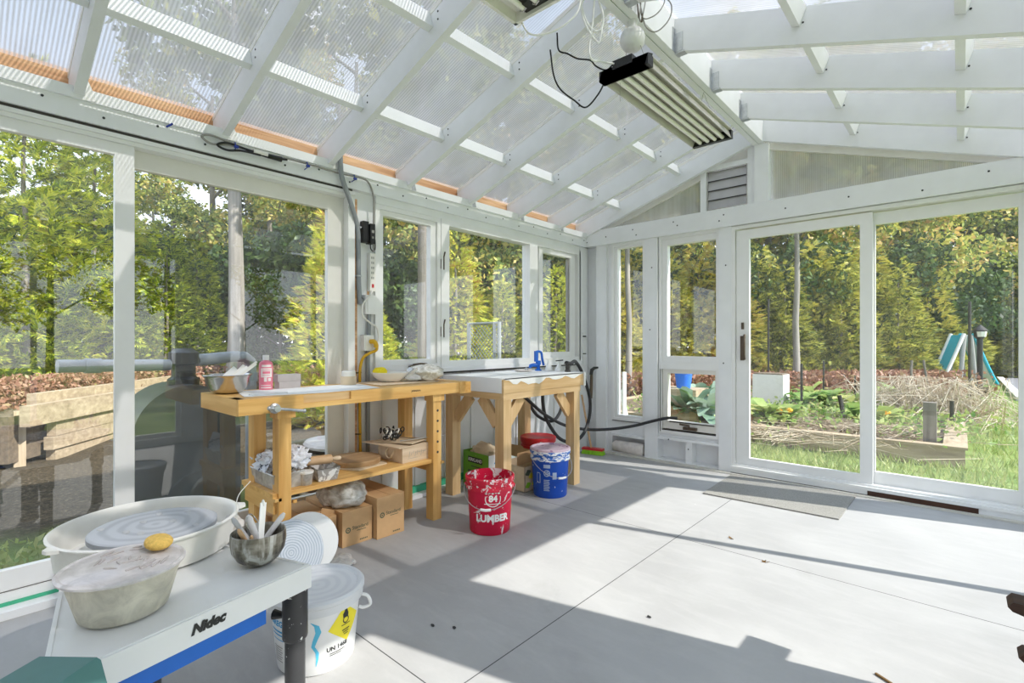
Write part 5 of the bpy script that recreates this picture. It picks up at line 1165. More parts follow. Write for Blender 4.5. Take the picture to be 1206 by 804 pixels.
# dark wooden stand at the right edge
ST = thing('plant_stand', 'rough dark brown wooden stand with jutting shelf ends at the right edge', 'stand', (3.42, -2.5, 0))
mb = MB(); rs = random.Random(1)
def plank(x0, x1, y0, y1, z, th, nm):
    mb = MB(); y = y0
    mb.prism([(x0 + .012, y, z + th), (x0, y, z + th * .55), (x0 + .01, y, z + .25 * th), (x0 + .045, y, z), (x1, y, z - .01), (x1, y, z + th)], (0, y1 - y0, 0)); return mb.build(nm, 'dark_wood_x', ST, bevel=.003)
plank(3.262, 3.56, -2.70, -2.62, .400, .036, 'shelf'); plank(3.285, 3.56, -2.69, -2.62, .258, .03, 'shelf'); plank(3.40, 3.52, -2.62, -2.365, .80, .04, 'shadow_board')  # upper board is out of view, shaped to cast the stepped floor shadow
for y in (-2.62, -2.52):
    for x in (3.41, 3.47):
        mb = MB(); mb.box((x, y, 0), (x + .04, y + .03, .80)); mb.build('post', 'dark_wood_z', ST, bevel=.003)

# ------------------------------------------------------------------ outdoors
CAMP = Vector((3.16, -4.77, 1.2)); AY = math.radians(41.88)
def at(px, t, z=0.0):
    """world point seen in column px at depth t"""
    r = (px - 603) / 590
    return Vector((CAMP.x + t * (r * math.cos(AY) - math.sin(AY)), CAMP.y + t * (r * math.sin(AY) + math.cos(AY)), z))
def ground_z(x, y):
    k = max(0., min(1., (-x - 4.4) / 2.4)) * max(0., min(1., (3.0 - y) / 3.0)); k = k * k * (3 - 2 * k)
    return -.06 + .45 * k + .02 * mnoise.noise(Vector((x * .6, y * .6, 0)))
mb = MB()
nx, ny = 70, 70; xs = np.linspace(-32, 30, nx); ys = np.linspace(-16, 44, ny)
G_ = [[mb.bm.verts.new((x, y, ground_z(x, y) if not (-.3 < x < 3.9 and y < .4) else -.13)) for x in xs] for y in ys]
for j in range(ny - 1):
    for i in range(nx - 1): mb._f([G_[j][i], G_[j][i + 1], G_[j + 1][i + 1], G_[j + 1][i]])
struct(mb.build('lawn', 'lawn', local=True), 'green lawn and bare soil around the sunroom', 'lawn')

def quads_mesh(name, P, U, V, mat, parent=None, kind=None):
    """many small leaf quads: centres P, half axes U and V (numpy n x 3)"""
    n = len(P); v = np.empty((n, 4, 3), np.float32)
    v[:, 0] = P - U; v[:, 1] = P + V - U * .15; v[:, 2] = P + U; v[:, 3] = P - V - U * .15
    me = bpy.data.meshes.new(name); me.vertices.add(n * 4); me.vertices.foreach_set('co', v.ravel())
    me.loops.add(n * 4); me.loops.foreach_set('vertex_index', np.arange(n * 4, dtype=np.int32))
    me.polygons.add(n); me.polygons.foreach_set('loop_start', np.arange(0, n * 4, 4, dtype=np.int32)); me.polygons.foreach_set('loop_total', np.full(n, 4, np.int32))
    me.update(); me.validate()
    me.materials.append(MAT[mat]); o = bpy.data.objects.new(name, me); COL.objects.link(o)
    if parent is not None: o.parent = parent
    if kind: o['kind'] = kind
    return o
def unit(a): return a / np.maximum(np.linalg.norm(a, axis=1, keepdims=True), 1e-9)
RNG = np.random.default_rng(3)
def arbor_leaves(H, R, n, leaf=.10, mat='arbor', parent=None, base=.1):
    """conifer of flat upswept sprays"""
    z = base + (H - base) * (1 - RNG.random(n) ** .55) * .98
    f = z / H; prof = R * (np.minimum(1, .55 + 2.2 * f) * (1 - f) ** .75 + .03)
    a = RNG.random(n) * 2 * PI; lump = 1 + .18 * np.sin(a * 3 + z * 4) + .12 * np.sin(a * 7 - z * 6)
    rr = prof * lump * (.55 + .45 * RNG.random(n) ** .5)
    C = np.stack([rr * np.cos(a), rr * np.sin(a), z], 1)
    out = np.stack([np.cos(a), np.sin(a), RNG.normal(.25, .3, n)], 1); out = unit(out + RNG.normal(0, .25, (n, 3)))
    side = unit(np.cross(out, RNG.normal(0, .5, (n, 3)) + np.array([0, 0, 1.])))
    Ps, Us, Vs = [], [], []
    L_ = leaf * (.7 + .6 * RNG.random((n, 1)))
    for k in range(9):
        s = (k // 2) / 4.5; sg = 1 if k % 2 else -1
        d = unit(out + side * sg * (.85 - .55 * s)) if k else out
        ln = L_ * (1.0 if k == 0 else .72 * (1 - .45 * s))
        o = C + out * L_ * (1.9 * s)
        Ps.append(o + d * ln * .8); Us.append(d * ln); Vs.append(unit(np.cross(d, np.cross(out, side))) * ln * .20)
    return quads_mesh('foliage', np.concatenate(Ps), np.concatenate(Us), np.concatenate(Vs), mat, parent)
def blob_leaves(blobs, n, leaf, mat, parent=None, name='foliage'):
    P, U, V = [], [], []
    w = np.array([b[3] ** 2 for b in blobs]); w /= w.sum()
    for b, k in zip(blobs, RNG.multinomial(n, w)):
        d = unit(RNG.normal(0, 1, (k, 3))); r = b[3] * (.5 + .5 * RNG.random((k, 1)) ** .4) * (1 + .2 * np.sin(d[:, :1] * 5 + d[:, 1:2] * 7))
        p = np.array(b[:3]) + d * r * np.array([1, 1, .75]); u = unit(RNG.normal(0, 1, (k, 3)) + d * .3); v = unit(np.cross(u, RNG.normal(0, 1, (k, 3)) + d))
        s = leaf * (.6 + .8 * RNG.random((k, 1))); P.append(p); U.append(u * s); V.append(v * s * .55)
    return quads_mesh(name, np.concatenate(P), np.concatenate(U), np.concatenate(V), mat, parent)
def trunk_mb(H, r, lean=(0, 0), seg=12, wig=.06, seed=0):
    mb = MB(); k = 9; pts = []
    for i in range(k):
        f = i / (k - 1); pts.append((lean[0] * f * H + wig * mnoise.noise(Vector((f * 3, seed, 0))), lean[1] * f * H + wig * mnoise.noise(Vector((f * 3, seed, 5))), f * H - .1 * (i == 0)))
    mb.tube(pts, [r * (1.25 if i == 0 else 1 - .7 * i / (k - 1)) for i in range(k)], seg); return mb
def make_arbor(H, R, n, leaf, mat, label, group=None, base=.1):
    t = thing('arborvitae', label, 'shrub', (0, 0, 0), 0, group)
    trunk_mb(H * .8, .05).build('trunk', 'bark', t, local=True); arbor_leaves(H, R, n, leaf, mat, t, base); return t
def make_tree(H, crown0, spread, n, leaf, mat, r, label, group, nm='woodland_tree', bark='bark', seed=0, nb=11):
    t = thing(nm, label, 'tree', (0, 0, 0), 0, group)
    rs = random.Random(seed); mb = trunk_mb(H * .92, r, seed=seed); bl = []
    for i in range(nb):
        z = crown0 + (H - crown0) * (i + .5) / nb; a = i * 2.4 + rs.uniform(-.4, .4); f = (z - crown0) / (H - crown0)
        d = spread * (.55 + .5 * math.sin(PI * min(1, f * .8 + .15))) * rs.uniform(.5, 1)
        q = (d * math.cos(a), d * math.sin(a), z + rs.uniform(-.2, .3)); bl.append((*q, spread * rs.uniform(.34, .55)))
        mb.tube([(0, 0, z - .5 * d), (q[0] * .5, q[1] * .5, z - .12 * d), q], [r * .35, r * .22, r * .08], 6)
    mb.build('trunk', bark, t, local=True, smooth=60); blob_leaves(bl, n, leaf, mat, t); return t
def put(proto, p, s=1, rz=None, label=None, sink=.05):
    o = proto if not proto.get('_used') else copy_tree(proto)
    proto['_used'] = 1; o['_used'] = 1
    z = ground_z(p.x, p.y); o.location = (p.x, p.y, z - sink); o.scale = (s, s, s); o.rotation_euler = (0, 0, random.uniform(0, 6.28) if rz is None else rz)
    if label: o['label'] = label
    return o
# near arborvitae past the left wall
A1 = make_arbor(4.3, 1.0, 2600, .085, 'arbor', 'tall yellow-green arborvitae filling the left end pane', 'arborvitae behind the timber bed')
for k, (px, tt, s, lab) in enumerate(((30, 8.0, 1.28, 'tall yellow-green arborvitae filling the leftmost glass pane'), (112, 8.8, 1.15, 'arborvitae partly hidden by the white stile between the two left door panes'), (-80, 7.6, 1.2, 'arborvitae past the left end of the timber bed'), (196, 9.0, .72, 'lower arborvitae just left of the pale tree trunk'), (232, 9.6, .66, 'small arborvitae right beside the pale tree trunk, behind the metal bowl'), (398, 7.6, .84, 'bright arborvitae seen at the right edge of the wide left door pane'))):
    put(A1, at(px, tt), s, k * 1.3, lab)
A2 = make_arbor(3.4, .85, 2100, .080, 'arbor', 'x', 'arborvitae outside the bench windows')
for k, (px, tt, s, lab) in enumerate(((443, 7.5, .55, 'small bright bush at the lower left of the casement window'), (536, 9.6, 1.02, 'arborvitae filling the left of the wide fixed window'), (592, 11.0, .80, 'arborvitae behind the chain-link gate'), (655, 10.4, .86, 'arborvitae in the narrow window next to the room corner'))):
    put(A2, at(px, tt), s, k * 2.1 + .5, lab)
# arborvitae row behind the garden
A3 = make_arbor(4.2, 1.05, 2000, .10, 'arbor_back', 'olive and gold arborvitae in the long row behind the vegetable garden', 'arborvitae row behind the garden')
for k, (px, tt, s) in enumerate(((690, 13, .9), (722, 12.6, .85), (748, 13.4, .95), (790, 13, .86), (822, 13.4, .98), (862, 13.2, .9), (893, 13.6, .95), (925, 13.2, .82), (957, 13.8, .98), (990, 13.4, .92), (1022, 14.0, 1.0), (1058, 13.6, .86), (1092, 14.6, .92), (1124, 16.5, .9), (1160, 18, .86), (1196, 17.5, .8), (1240, 17, .9), (1300, 17, 1.0))):
    put(A3, at(px, tt), s, k * 1.7)
# woods
W1t = make_tree(10.5, 1.8, 2.5, 14000, .082, 'broadleaf', .16, 'leafy deciduous tree with yellowing crown in the woods left of the sunroom', 'woods left of the sunroom', seed=1)
W2t = make_tree(12, 3.0, 2.8, 15000, .088, 'broadleaf', .17, 'tall deciduous tree with yellowing crown in the woods behind the garden', 'woods behind the garden', seed=5)
D1t = make_tree(3.6, .2, 1.7, 7000, .085, 'dark_leaf', .05, 'dark green understory bush below the trees left of the sunroom', 'understory left of the sunroom', 'understory_bush', seed=9, nb=9)
D2t = make_tree(4.2, .3, 2.0, 10000, .08, 'dark_leaf', .05, 'dark green understory bush at the woods edge behind the arborvitae row', 'understory behind the garden', 'understory_bush', seed=13, nb=9)
for k, (px, tt, s) in enumerate(((-140, 9, .5), (-60, 10.5, .55), (30, 11, .48), (90, 13, .58), (150, 11.5, .5), (205, 10.5, .46), (250, 14, .8), (318, 10, .66), (350, 12, .9), (400, 12.5, .95), (452, 11.5, .8), (487, 14, 1.0), (530, 13, .9), (575, 15.5, 1.0), (618, 14, .95), (655, 16, 1.0), (300, 17, 1.15), (180, 18, .62), (60, 18, .6), (420, 18.5, 1.2), (550, 20, 1.25))):
    put(W1t, at(px, tt * 1.3 if tt < 12.6 else tt), s, k * 1.9)
for k, (px, tt, s) in enumerate(((10, 8, .9), (75, 8.4, .8), (170, 9.2, .95), (258, 9.5, .8), (330, 8.8, .85), (372, 9.6, .9), (425, 9.4, .85), (470, 10.2, .95), (512, 11.5, .9), (560, 12.8, 1.0), (625, 12.2, 1.0), (668, 13, 1.0), (-90, 8.5, .9))):
    put(D1t, at(px, tt + 2.6), s, k * 2.3)
for k, (px, tt, s) in enumerate(((690, 17, .95), (735, 18, 1.0), (780, 17.2, .70), (815, 19, .72),  (862, 17.5, .95), (905, 18.2, 1.0), (945, 17, .9), (985, 18.6, 1.05), (1030, 17.4, .95), (1075, 18.5, 1.0), (1115, 21, 1.05), (1160, 22, 1.1), (1205, 21.5, 1.05), (1255, 21, 1.0), (1310, 20, 1.0), (760, 23, .85), (880, 24, 1.3), (1000, 24, 1.3), (1130, 27, 1.35), (1240, 27, 1.35))):
    put(W2t, at(px, tt), s, k * 1.1 + .4)
for k, (px, tt, s) in enumerate(((705, 15.4, .9), (765, 15.8, 1.0), (835, 15.5, .95), (880, 15.9, 1.0), (940, 15.5, .95), (1010, 16, 1.0), (1070, 16.2, 1.0), (1105, 18.8, 1.0), (1140, 19, 1.0), (1180, 19.6, 1.05), (1215, 19, 1.0), (1270, 19, 1.1))):
    put(D2t, at(px, tt), s, k * 2.9)
W3t = copy_tree(W2t); W3t['label'] = 'unseen leafy tree beyond the right wall, added for the glass reflections'; W3t['group'] = 'added trees beyond the right wall'  # unseen trees, added to darken what the left glass reflects
if '_used' in W3t: del W3t['_used']
for k, (x, y) in enumerate(((19, -15), (17.5, -11.5), (20, -8.5), (18, -5.5), (20.5, -2.5), (18.5, .5), (21, 4))):
    put(W3t, Vector((x, y, 0)), .72, k * 1.4)
for lab, px, tt, r, H_, bk in (('pale sunlit tree trunk rising behind the metal bowl', 278, 8.6, .15, 7.5, 'bark_pale'), ('rough dark pine trunk in the casement window', 499, 8.2, .13, 8, 'bark'), ('slim pale trunk standing behind the garden stakes', 938, 12.0, .085, 7, 'bark_pale'), ('thin grey trunk in the tall corner window', 740, 11.5, .08, 7, 'bark_pale')):
    T_ = thing('tree', lab, 'tree', (0, 0, 0)); mb = trunk_mb(H_, r, wig=.10, seed=px); bl = []
    for i in range(6):
        a = i * 2.2; z = H_ * (.62 + .06 * i); q = (1.0 * math.cos(a), 1.0 * math.sin(a), z + .3); bl.append((*q, .7)); mb.tube([(0, 0, z - .5), q], [r * .3, r * .08], 6)
    mb.build('trunk', bk, T_, local=True, smooth=60); blob_leaves(bl, 3500, .09, 'broadleaf', T_)
    p = at(px, tt); T_.location = (p.x, p.y, ground_z(p.x, p.y) - .05)

def cover(nm, lab, cat, pts, n, h, leaf, mat, width, z0=None):
    """low plants scattered along a polyline"""
    P = []; pts = [Vector(p) for p in pts]
    for k in range(n):
        s = random.random() * (len(pts) - 1); i = int(s); q = pts[i].lerp(pts[i + 1], s - i)
        x, y = q.x + random.gauss(0, width), q.y + random.gauss(0, width); gz = ground_z(x, y) if z0 is None else z0
        P.append((x, y, gz + h * random.random() ** 1.3))
    P = np.array(P); m_ = len(P); u_ = unit(RNG.normal(0, 1, (m_, 3)) + np.array([0, 0, .5])); v_ = unit(np.cross(u_, RNG.normal(0, 1, (m_, 3)))); s_ = leaf * (.6 + .8 * RNG.random((m_, 1)))
    o = quads_mesh(nm, P, u_ * s_, v_ * s_ * .5, mat); tag(o, lab, cat, None, 'stuff'); return o
d_ = Vector((-.776, .647, 0)); S0 = Vector((-3.72, -4.35, 0)); nb_ = Vector((-.647, -.776, 0))
cover('ground_cover', 'rust-red ground cover plants behind the timber bed on the left', 'ground cover', [S0 + nb_ * .75 - d_ * .8, S0 + nb_ * .8 + d_ * 1.5, S0 + nb_ * .7 + d_ * 3.6, at(430, 9.5)], 10000, .32, .035, 'rust', .22, .46)
cover('ground_cover', 'rust-red fern bed along the foot of the arborvitae row', 'ground cover', [at(730, 11.6), at(860, 11.6), at(960, 11.8), at(1060, 12.2), at(1100, 12.6)], 11000, .55, .06, 'rust', .45)
cover('ground_cover', 'low weeds on the soil below the left sliding door', 'weeds', [(-.65, -5.4, 0), (-.62, -4.2, 0), (-.6, -3.9, 0)], 1600, .16, .03, 'grass', .12)

# timber planter beyond the left door
TBd = thing('timber_bed', 'raised bed of stacked pale timbers outside the left sliding door', 'planter', S0)
def timber(s0, s1, off, z0, z1, th):
    a = S0 + d_ * s0 - nb_ * off; b = S0 + d_ * s1 - nb_ * off; zc = (z0 + z1) / 2
    mb = MB(); mb.bar((a.x, a.y, zc), (b.x, b.y, zc), th, z1 - z0); mb.build('timber', 'weathered_y', TBd, bevel=.006)
timber(0, 3.9, .06, .36, .565, .09); timber(.28, 3.9, -.08, .50, .66, .09); timber(.40, 3.9, .02, .20, .355, .09); timber(.36, 3.9, .02, .06, .195, .09); timber(.42, 3.9, .0, -.06, .055, .09)
for s0 in (.16, 1.9, 3.6):
    a = S0 + d_ * s0 + nb_ * .10; mb = MB(); mb.box((a.x - .045, a.y - .045, -.06), (a.x + .045, a.y + .045, .50)); mb.build('post', 'weathered_z', TBd, bevel=.004)
a = S0 + nb_ * .08; b = S0 + d_ * 3.9 + nb_ * .08; mb = MB(); mb.prism([(a.x, a.y, .0), (b.x, b.y, .0), (b.x + nb_.x * 1.0, b.y + nb_.y * 1.0, .0), (a.x + nb_.x * 1.0, a.y + nb_.y * 1.0, .0)], (0, 0, .46)); mb.build('soil', 'soil', TBd)

# rain tank with pipes
TK = thing('rain_tank', 'dark grey arched tank standing outside behind the workbench end', 'tank', (-1.05, -3.68, -.06))
mb = MB(); cy0, hw, zt = -3.68, .325, .90; poly = [(-.80, cy0 - hw, -.05)] + [(-.80, cy0 - hw * math.cos(PI * k / 24), zt - .34 + .34 * math.sin(PI * k / 24)) for k in range(25)] + [(-.80, cy0 + hw, -.05)]
mb.prism(poly, (-.50, 0, 0)); mb.build('tank_shell', 'tank', TK, bevel=.02, bseg=3)
mb = MB(); mb.lathe([(.10, .86), (.10, .93), (.075, .95), (.075, 1.03), (.095, 1.04), (.095, 1.12), (.05, 1.15), (.0001, 1.15)], (-1.02, -3.66, 0), 24); mb.build('filler_neck', 'black', TK)
PP = thing('drain_pipe', 'grey plastic pipe running outside at bench height into the tank neck', 'pipe', (-1.3, -3.6, 0))
p0 = Vector((-1.02, -3.66, 1.03)); a = p0 - d_ * .9 * .0 + Vector((.05, -.5, .0))
mb = MB(); mb.tube([(-.92, -4.35, 1.05), (-1.0, -3.75, 1.035)], .04, 16); mb.tube([(-1.06, -3.58, 1.06), (-1.35, -3.22, 1.075), (-1.42, -3.10, 1.07), (-1.46, -3.04, 1.03), (-1.47, -3.03, .95), (-1.47, -3.03, -.06)], .045, 16); mb.build('pipe_run', 'grey_pvc', PP, smooth=60)
mb = MB(); mb.tube([(-.93, -4.22, 1.047), (-.94, -4.14, 1.045)], .047, 16); mb.tube([(-1.47, -3.03, .93), (-1.47, -3.03, .85)], .053, 16); mb.build('coupling', 'grey_pvc', PP)
for k, (x, y, z, ln, lab) in enumerate(((-.62, -3.06, .22, .7, 'white plastic pipe offcut lying on the rubble outside, upper one'), (-.55, -3.15, .08, .8, 'white plastic pipe offcut lying on the ground outside behind the bench leg'))):
    mb = MB(); mb.lathe([(.055, 0), (.055, ln), (.047, ln), (.047, 0), (.055, 0)], (0, 0, 0), 24, M=Tr(x, y, z) @ Rz(2.2 + k * .3) @ Matrix.Rotation(PI / 2, 4, 'Y'), cap=False); tag(mb.build('plastic_pipe', 'pvc_white'), lab, 'pipe', 'pipe offcuts outside the left door')
for k in range(5):
    mb = MB(); mb.bar((-.42 - .02 * k, -3.05 + .03 * k, .0 + .045 * k), (-.62 + .03 * k, -2.35 + .04 * k, .0 + .045 * k), .20 - .015 * k, .042); tag(mb.build('board_offcut', 'weathered_y' if k % 2 else 'dark_wood_y', bevel=.003), ['lowest', 'second', 'middle', 'fourth', 'topmost'][k] + ' board of the loose stack outside behind the workbench shelf', 'board', 'board stack outside the left door')
mb = MB(); mb.lathe([(.0001, 0), (.30, 0), (.31, .02), (.29, .04), (.0001, .05)], (-.75, -2.62, .33), 32, sx=1, sy=.8); tag(mb.build('round_tray', 'towel'), 'round pale tray lying on the rubble outside behind the workbench shelf', 'tray')
mb = MB(); mb.box((-1.2, -2.95, -.05), (-.80, -2.35, .33)); tag(mb.build('storage_crate', 'tank', bevel=.02), 'dark plastic crate outside carrying the round pale tray', 'crate')

# chain link gate
GT = thing('chain_link_gate', 'galvanised chain-link gate among the shrubs outside the wide window', 'gate', at(572, 7.8, .0))
p = at(588, 7.6); q = at(552, 8.0); gz0, gz1 = .55, 1.50; p.z = q.z = 0
mb = MB()
for s in (p, q): mb.tube([(s.x, s.y, -.06), (s.x, s.y, gz1)], .03, 10)
for z in (gz0, gz1 - .02): mb.tube([(p.x, p.y, z), (q.x, q.y, z)], .022, 8)
i_ = p.lerp(q, .16); mb.tube([(i_.x, i_.y, gz0), (i_.x, i_.y, gz1)], .025, 10); mb.build('gate_frame', 'chain', GT)
mb = MB(); n = 9; wdt = (q - p).length
for k in range(-n, n + 1):
    for sg in (1, -1):
        pts = []
        for f in (0, 1):
            pass
        x0, x1 = k / n * wdt, k / n * wdt + (gz1 - gz0)
        a, b = max(0, x0), min(wdt, x1)
        if b - a < .02: continue
        z0_, z1_ = gz0 + (a - x0), gz0 + (b - x0)
        if sg < 0: a, b = wdt - a, wdt - b
        A = p.lerp(q, a / wdt); Bq = p.lerp(q, b / wdt); mb.tube([(A.x, A.y, z0_), (Bq.x, Bq.y, z1_)], .006, 4)
mb.build('chain_mesh', 'chain', GT, smooth=0)

# vegetable garden behind the sliding door
BD = thing('raised_garden_bed', 'long timber-edged vegetable bed on the lawn behind the garden door', 'garden bed', (1.2, 3.6, -.06))
for lo, hi, ax in (((-1.6, 1.88, -.06), (3.19, 1.93, .13), 'x'), ((3.14, 1.93, -.06), (3.19, 6.6, .13), 'y'), ((-1.6, 6.6, -.06), (3.19, 6.65, .13), 'x'), ((-1.65, 1.88, -.06), (-1.6, 6.65, .13), 'y')):
    MB().box(lo, hi).build('edge_board', 'weathered_' + ax, BD, bevel=.004)
for lo, hi, ax in (((-1.6, 1.86, .131), (3.21, 2.0, .155), 'x'), ((3.02, 2.0, .131), (3.21, 6.6, .155), 'y')):
    MB().box(lo, hi).build('cap_board', 'weathered_' + ax, BD, bevel=.004)
MB().box((-1.6, 1.93, -.05), (3.14, 6.6, .09)).build('soil', 'soil', BD)
MB().box((2.86, 2.05, .09), (2.97, 2.16, .56)).build('corner_post', 'bark', BD, bevel=.004)
def rosette(nm, lab, cat, p, n, ln, wd, mat, up=.7, group=None, flower=None):
    t = thing(nm, lab, cat, p, random.uniform(0, 6), group); mb = MB(); rs = random.Random(int(p[0] * 100))
    for k in range(n):
        a = k * 2.4; el_ = up * rs.uniform(.4, 1.3); L1 = ln * rs.uniform(.6, 1.1); d = Vector((math.cos(a), math.sin(a), 0)); s_ = Vector((-d.y, d.x, 0)); W_ = wd * rs.uniform(.7, 1.2); zb_ = rs.uniform(0, .5) * ln
        c = [d * (L1 * f) + Vector((0, 0, zb_ + L1 * (el_ * f - .75 * f * f))) for f in (.1, .35, .7, 1.0)]; ww = (.15, .8, 1.0, .25)
        vs = [(mb.bm.verts.new(c[i] - s_ * W_ * ww[i] + Vector((0, 0, .25 * W_ * ww[i]))), mb.bm.verts.new(c[i]), mb.bm.verts.new(c[i] + s_ * W_ * ww[i] + Vector((0, 0, .25 * W_ * ww[i])))) for i in range(4)]
        for i in range(3): mb._f([vs[i][0], vs[i][1], vs[i + 1][1], vs[i + 1][0]]); mb._f([vs[i][1], vs[i][2], vs[i + 1][2], vs[i + 1][1]])
    mb.raw = True; mb.build('leaves', mat, t, local=True, smooth=60)
    mb = MB(); mb.tube([(0, 0, 0), (.01, 0, ln * .5)], .012, 6); mb.build('stem', 'garden_leaf', t, local=True)
    if flower:
        mb = MB()
        for f in flower: mb.blob(f, (.05, .05, .035), .4, 4, 2, 3)
        mb.build('flower', 'flower', t, local=True)
    return t
for k, (px, tt, s, lab) in enumerate(((812, 6.7, .36, 'blue-green kale plant at the left of the small awning pane'), (836, 6.5, .42, 'biggest blue-green kale plant, filling the awning pane'), (826, 7.6, .40, 'kale plant standing behind the biggest one'))):
    p = at(px, tt, .09); rosette('kale_plant', lab, 'kale', p, 26, s, .11, 'kale', 1.5, 'kale plants in the bed')
gl_ = [((885, 7.1), .30, 0), ((905, 6.6), .32, 0), ((925, 6.5), .28, 1), ((948, 8.2), .34, 0), ((975, 8.3), .36, 0), ((1002, 7.6), .30, 0), ((1010, 6.6), .26, 0), ((1038, 6.3), .30, 2), ((1062, 8.0), .36, 0), ((1085, 8.4), .36, 0), ((955, 9.4), .34, 0), ((1040, 9.2), .34, 0), ((900, 9.0), .32, 0), ((1128, 7.2), .20, 0)]
for k, ((px, tt), s, f) in enumerate(gl_):
    p = at(px, tt, .09)
    fl_ = [(-.02, -.05, s * .75), (.06, .02, s * .7)] if f else None
    rosette('squash_plant', ('yellow-green squash plant sprawling in the vegetable bed', 'squash plant with a small orange bloom at the left of the vegetable bed', 'squash plant with two large orange blooms in the middle of the bed')[f], 'squash', p, 22, s, .085, 'garden_leaf', 1.2, 'squash plants in the bed', fl_)
def straw(lab, cx, n, spread, h, r=.006, cat='vines'):
    mb = MB(); rs = random.Random(n)
    for k in range(n):
        a = Vector((cx.x + rs.gauss(0, spread), cx.y + rs.gauss(0, spread * .7), .08)); d = Vector((rs.gauss(0, .25), rs.gauss(0, .25), rs.uniform(.1, 1) * h)); e = Vector((rs.gauss(0, .3), rs.gauss(0, .3), -rs.uniform(.0, .6) * h))
        b = a + d; c = b + e; c.z = max(c.z, .09); mb.tube([a, a.lerp(b, .6), b, b.lerp(c, .5), c], [r, r, r * .8, r * .8, r * .5], 4, caps=False)
    tag(mb.build('dead_vines', 'straw', smooth=0), lab, cat, None, 'stuff')
straw('heap of bleached dead vines at the front edge of the bed', at(985, 6.3), 700, .34, .16, .0035); straw('tall tangle of dry tan vines near the corner post of the bed', at(1092, 7.3), 650, .36, .62, .0045); straw('dry plant litter strewn along the left front edge of the bed', at(905, 6.3), 420, .42, .10, .0035)
cover('garden_weeds', 'mixed green weeds growing all over the vegetable bed', 'weeds', [(-.6, 3.2, 0), (1, 3.0, 0), (2.6, 3.0, 0), (2.4, 5.2, 0), (.5, 5.4, 0)], 5200, .22, .035, 'garden_leaf', .55, .09)
def stake(px, tt, y0, y1, r, mat, lab, tilt=0, nm='garden_stake'):
    p = at(px, tt); zt_ = 1.2 - (y0 - 402) / 590 * tt
    mb = MB(); mb.tube([(p.x, p.y, -.06), (p.x + tilt, p.y, zt_)], r, 8); tag(mb.build(nm, mat), lab, 'stake', 'stakes and poles in the garden')
stake(944, 7.6, 428, 484, .018, 'dark_metal', 'dark garden stake left of centre in the door pane, before the pale trunk')
stake(970, 8.6, 425, 465, .016, 'dark_metal', 'slim dark garden stake just right of the pale trunk')
stake(999, 6.6, 466, 515, .026, 'dark_metal', 'dark tilted stake poking out of the dead vine heap', -.10)
stake(1007, 8.2, 442, 480, .012, 'dark_metal', 'thin dark stake next to the meeting stile of the garden door')
stake(905, 12.0, 352, 438, .024, 'dark_metal', 'tall thin black pole at the left of the garden door pane')
stake(1142, 9.4, 355, 472, .024, 'dark_metal', 'tall thin black pole on the lawn in front of the slide')
stake(1072, 8.6, 424, 455, .018, 'bark', 'brown stick upright in the dry vines, left of a pair', .02)
stake(1077, 8.2, 432, 460, .014, 'bark', 'brown stick upright in the dry vines, right of a pair', -.05)
stake(1098, 8.8, 424, 458, .018, 'bark', 'brown leaning stick nearest the corner post', -.12)
stake(1121, 6.2, 472, 505, .022, 'dark_metal', 'short dark stake beside the corner post of the bed')
PB = thing('white_planter', 'white wooden planter box in the garden behind the squash', 'planter', at(908, 8.6, .0))
c_ = at(908, 8.6, .0); mb = MB(); mb.box((c_.x - .24, c_.y - .2, -.06), (c_.x + .24, c_.y + .2, .64)); mb.build('planter_body', 'cream_plastic', PB, bevel=.01)
mb = MB(); mb.box((c_.x - .22, c_.y - .18, .64), (c_.x + .22, c_.y + .18, .66)); mb.build('soil', 'soil', PB)
PO = thing('blue_pot', 'blue bucket resting on a grey box outside the awning pane', 'pot', at(805, 6.9, .6)); c_ = at(805, 6.9)
mb = MB(); mb.lathe([(.09, 0), (.12, .22), (.13, .22), (.13, .25), (.115, .25), (.0001, .2)], (c_.x, c_.y, .56), 24); mb.build('pot_body', 'paint_blue', PO)
mb = MB(); mb.box((c_.x - .3, c_.y - .22, -.05), (c_.x + .26, c_.y + .22, .56)); tag(mb.build('grey_crate', 'weathered_x', bevel=.01), 'grey wooden box in the garden under the blue bucket', 'crate')
for k, (px, tt, y0, tl, lab) in enumerate(((735, 5.95, 438, .02, 'white upright board leaning outside the tall corner window'), (744, 5.9, 460, .16, 'white slanting board crossing the bottom of the tall corner window'))):
    p = at(px, tt); mb = MB(); mb.bar((p.x, p.y, -.06), (p.x - tl, p.y + .04, 1.2 - (y0 - 402) / 590 * tt), .07, .02, (1, 0, 0)); tag(mb.build('white_board', 'pvc_white', bevel=.003), lab, 'board')
# lamp post, slide, drive
LPp = at(1154, 11.7, -.06)
LP = thing('lamp_post', 'short black lamp post with a lantern on the lawn', 'lamp', LPp)
mb = MB(); mb.tube([(LPp.x, LPp.y, -.06), (LPp.x, LPp.y, 1.25)], .055, 12); mb.box((LPp.x - .15, LPp.y - .15, -.06), (LPp.x + .15, LPp.y + .15, .14)); mb.build('post', 'black', LP)
mb = MB(); mb.lathe([(.05, 1.25), (.10, 1.30), (.12, 1.44), (.15, 1.46), (.03, 1.58), (.0001, 1.60)], (LPp.x, LPp.y, 0), 8); mb.build('lantern', 'dark_metal', LP); mb = MB(); mb.lathe([(.085, 1.31), (.105, 1.43), (.0001, 1.435)], (LPp.x + .02, LPp.y - .025, 0), 8); mb.build('lantern_glass', 'bulb', LP)
SLp = at(1133, 13.0, -.06); SL = thing('play_slide', 'childrens double slide with white and teal chutes on the lawn', 'slide', SLp)
rdir = Vector((math.cos(AY), math.sin(AY), 0))
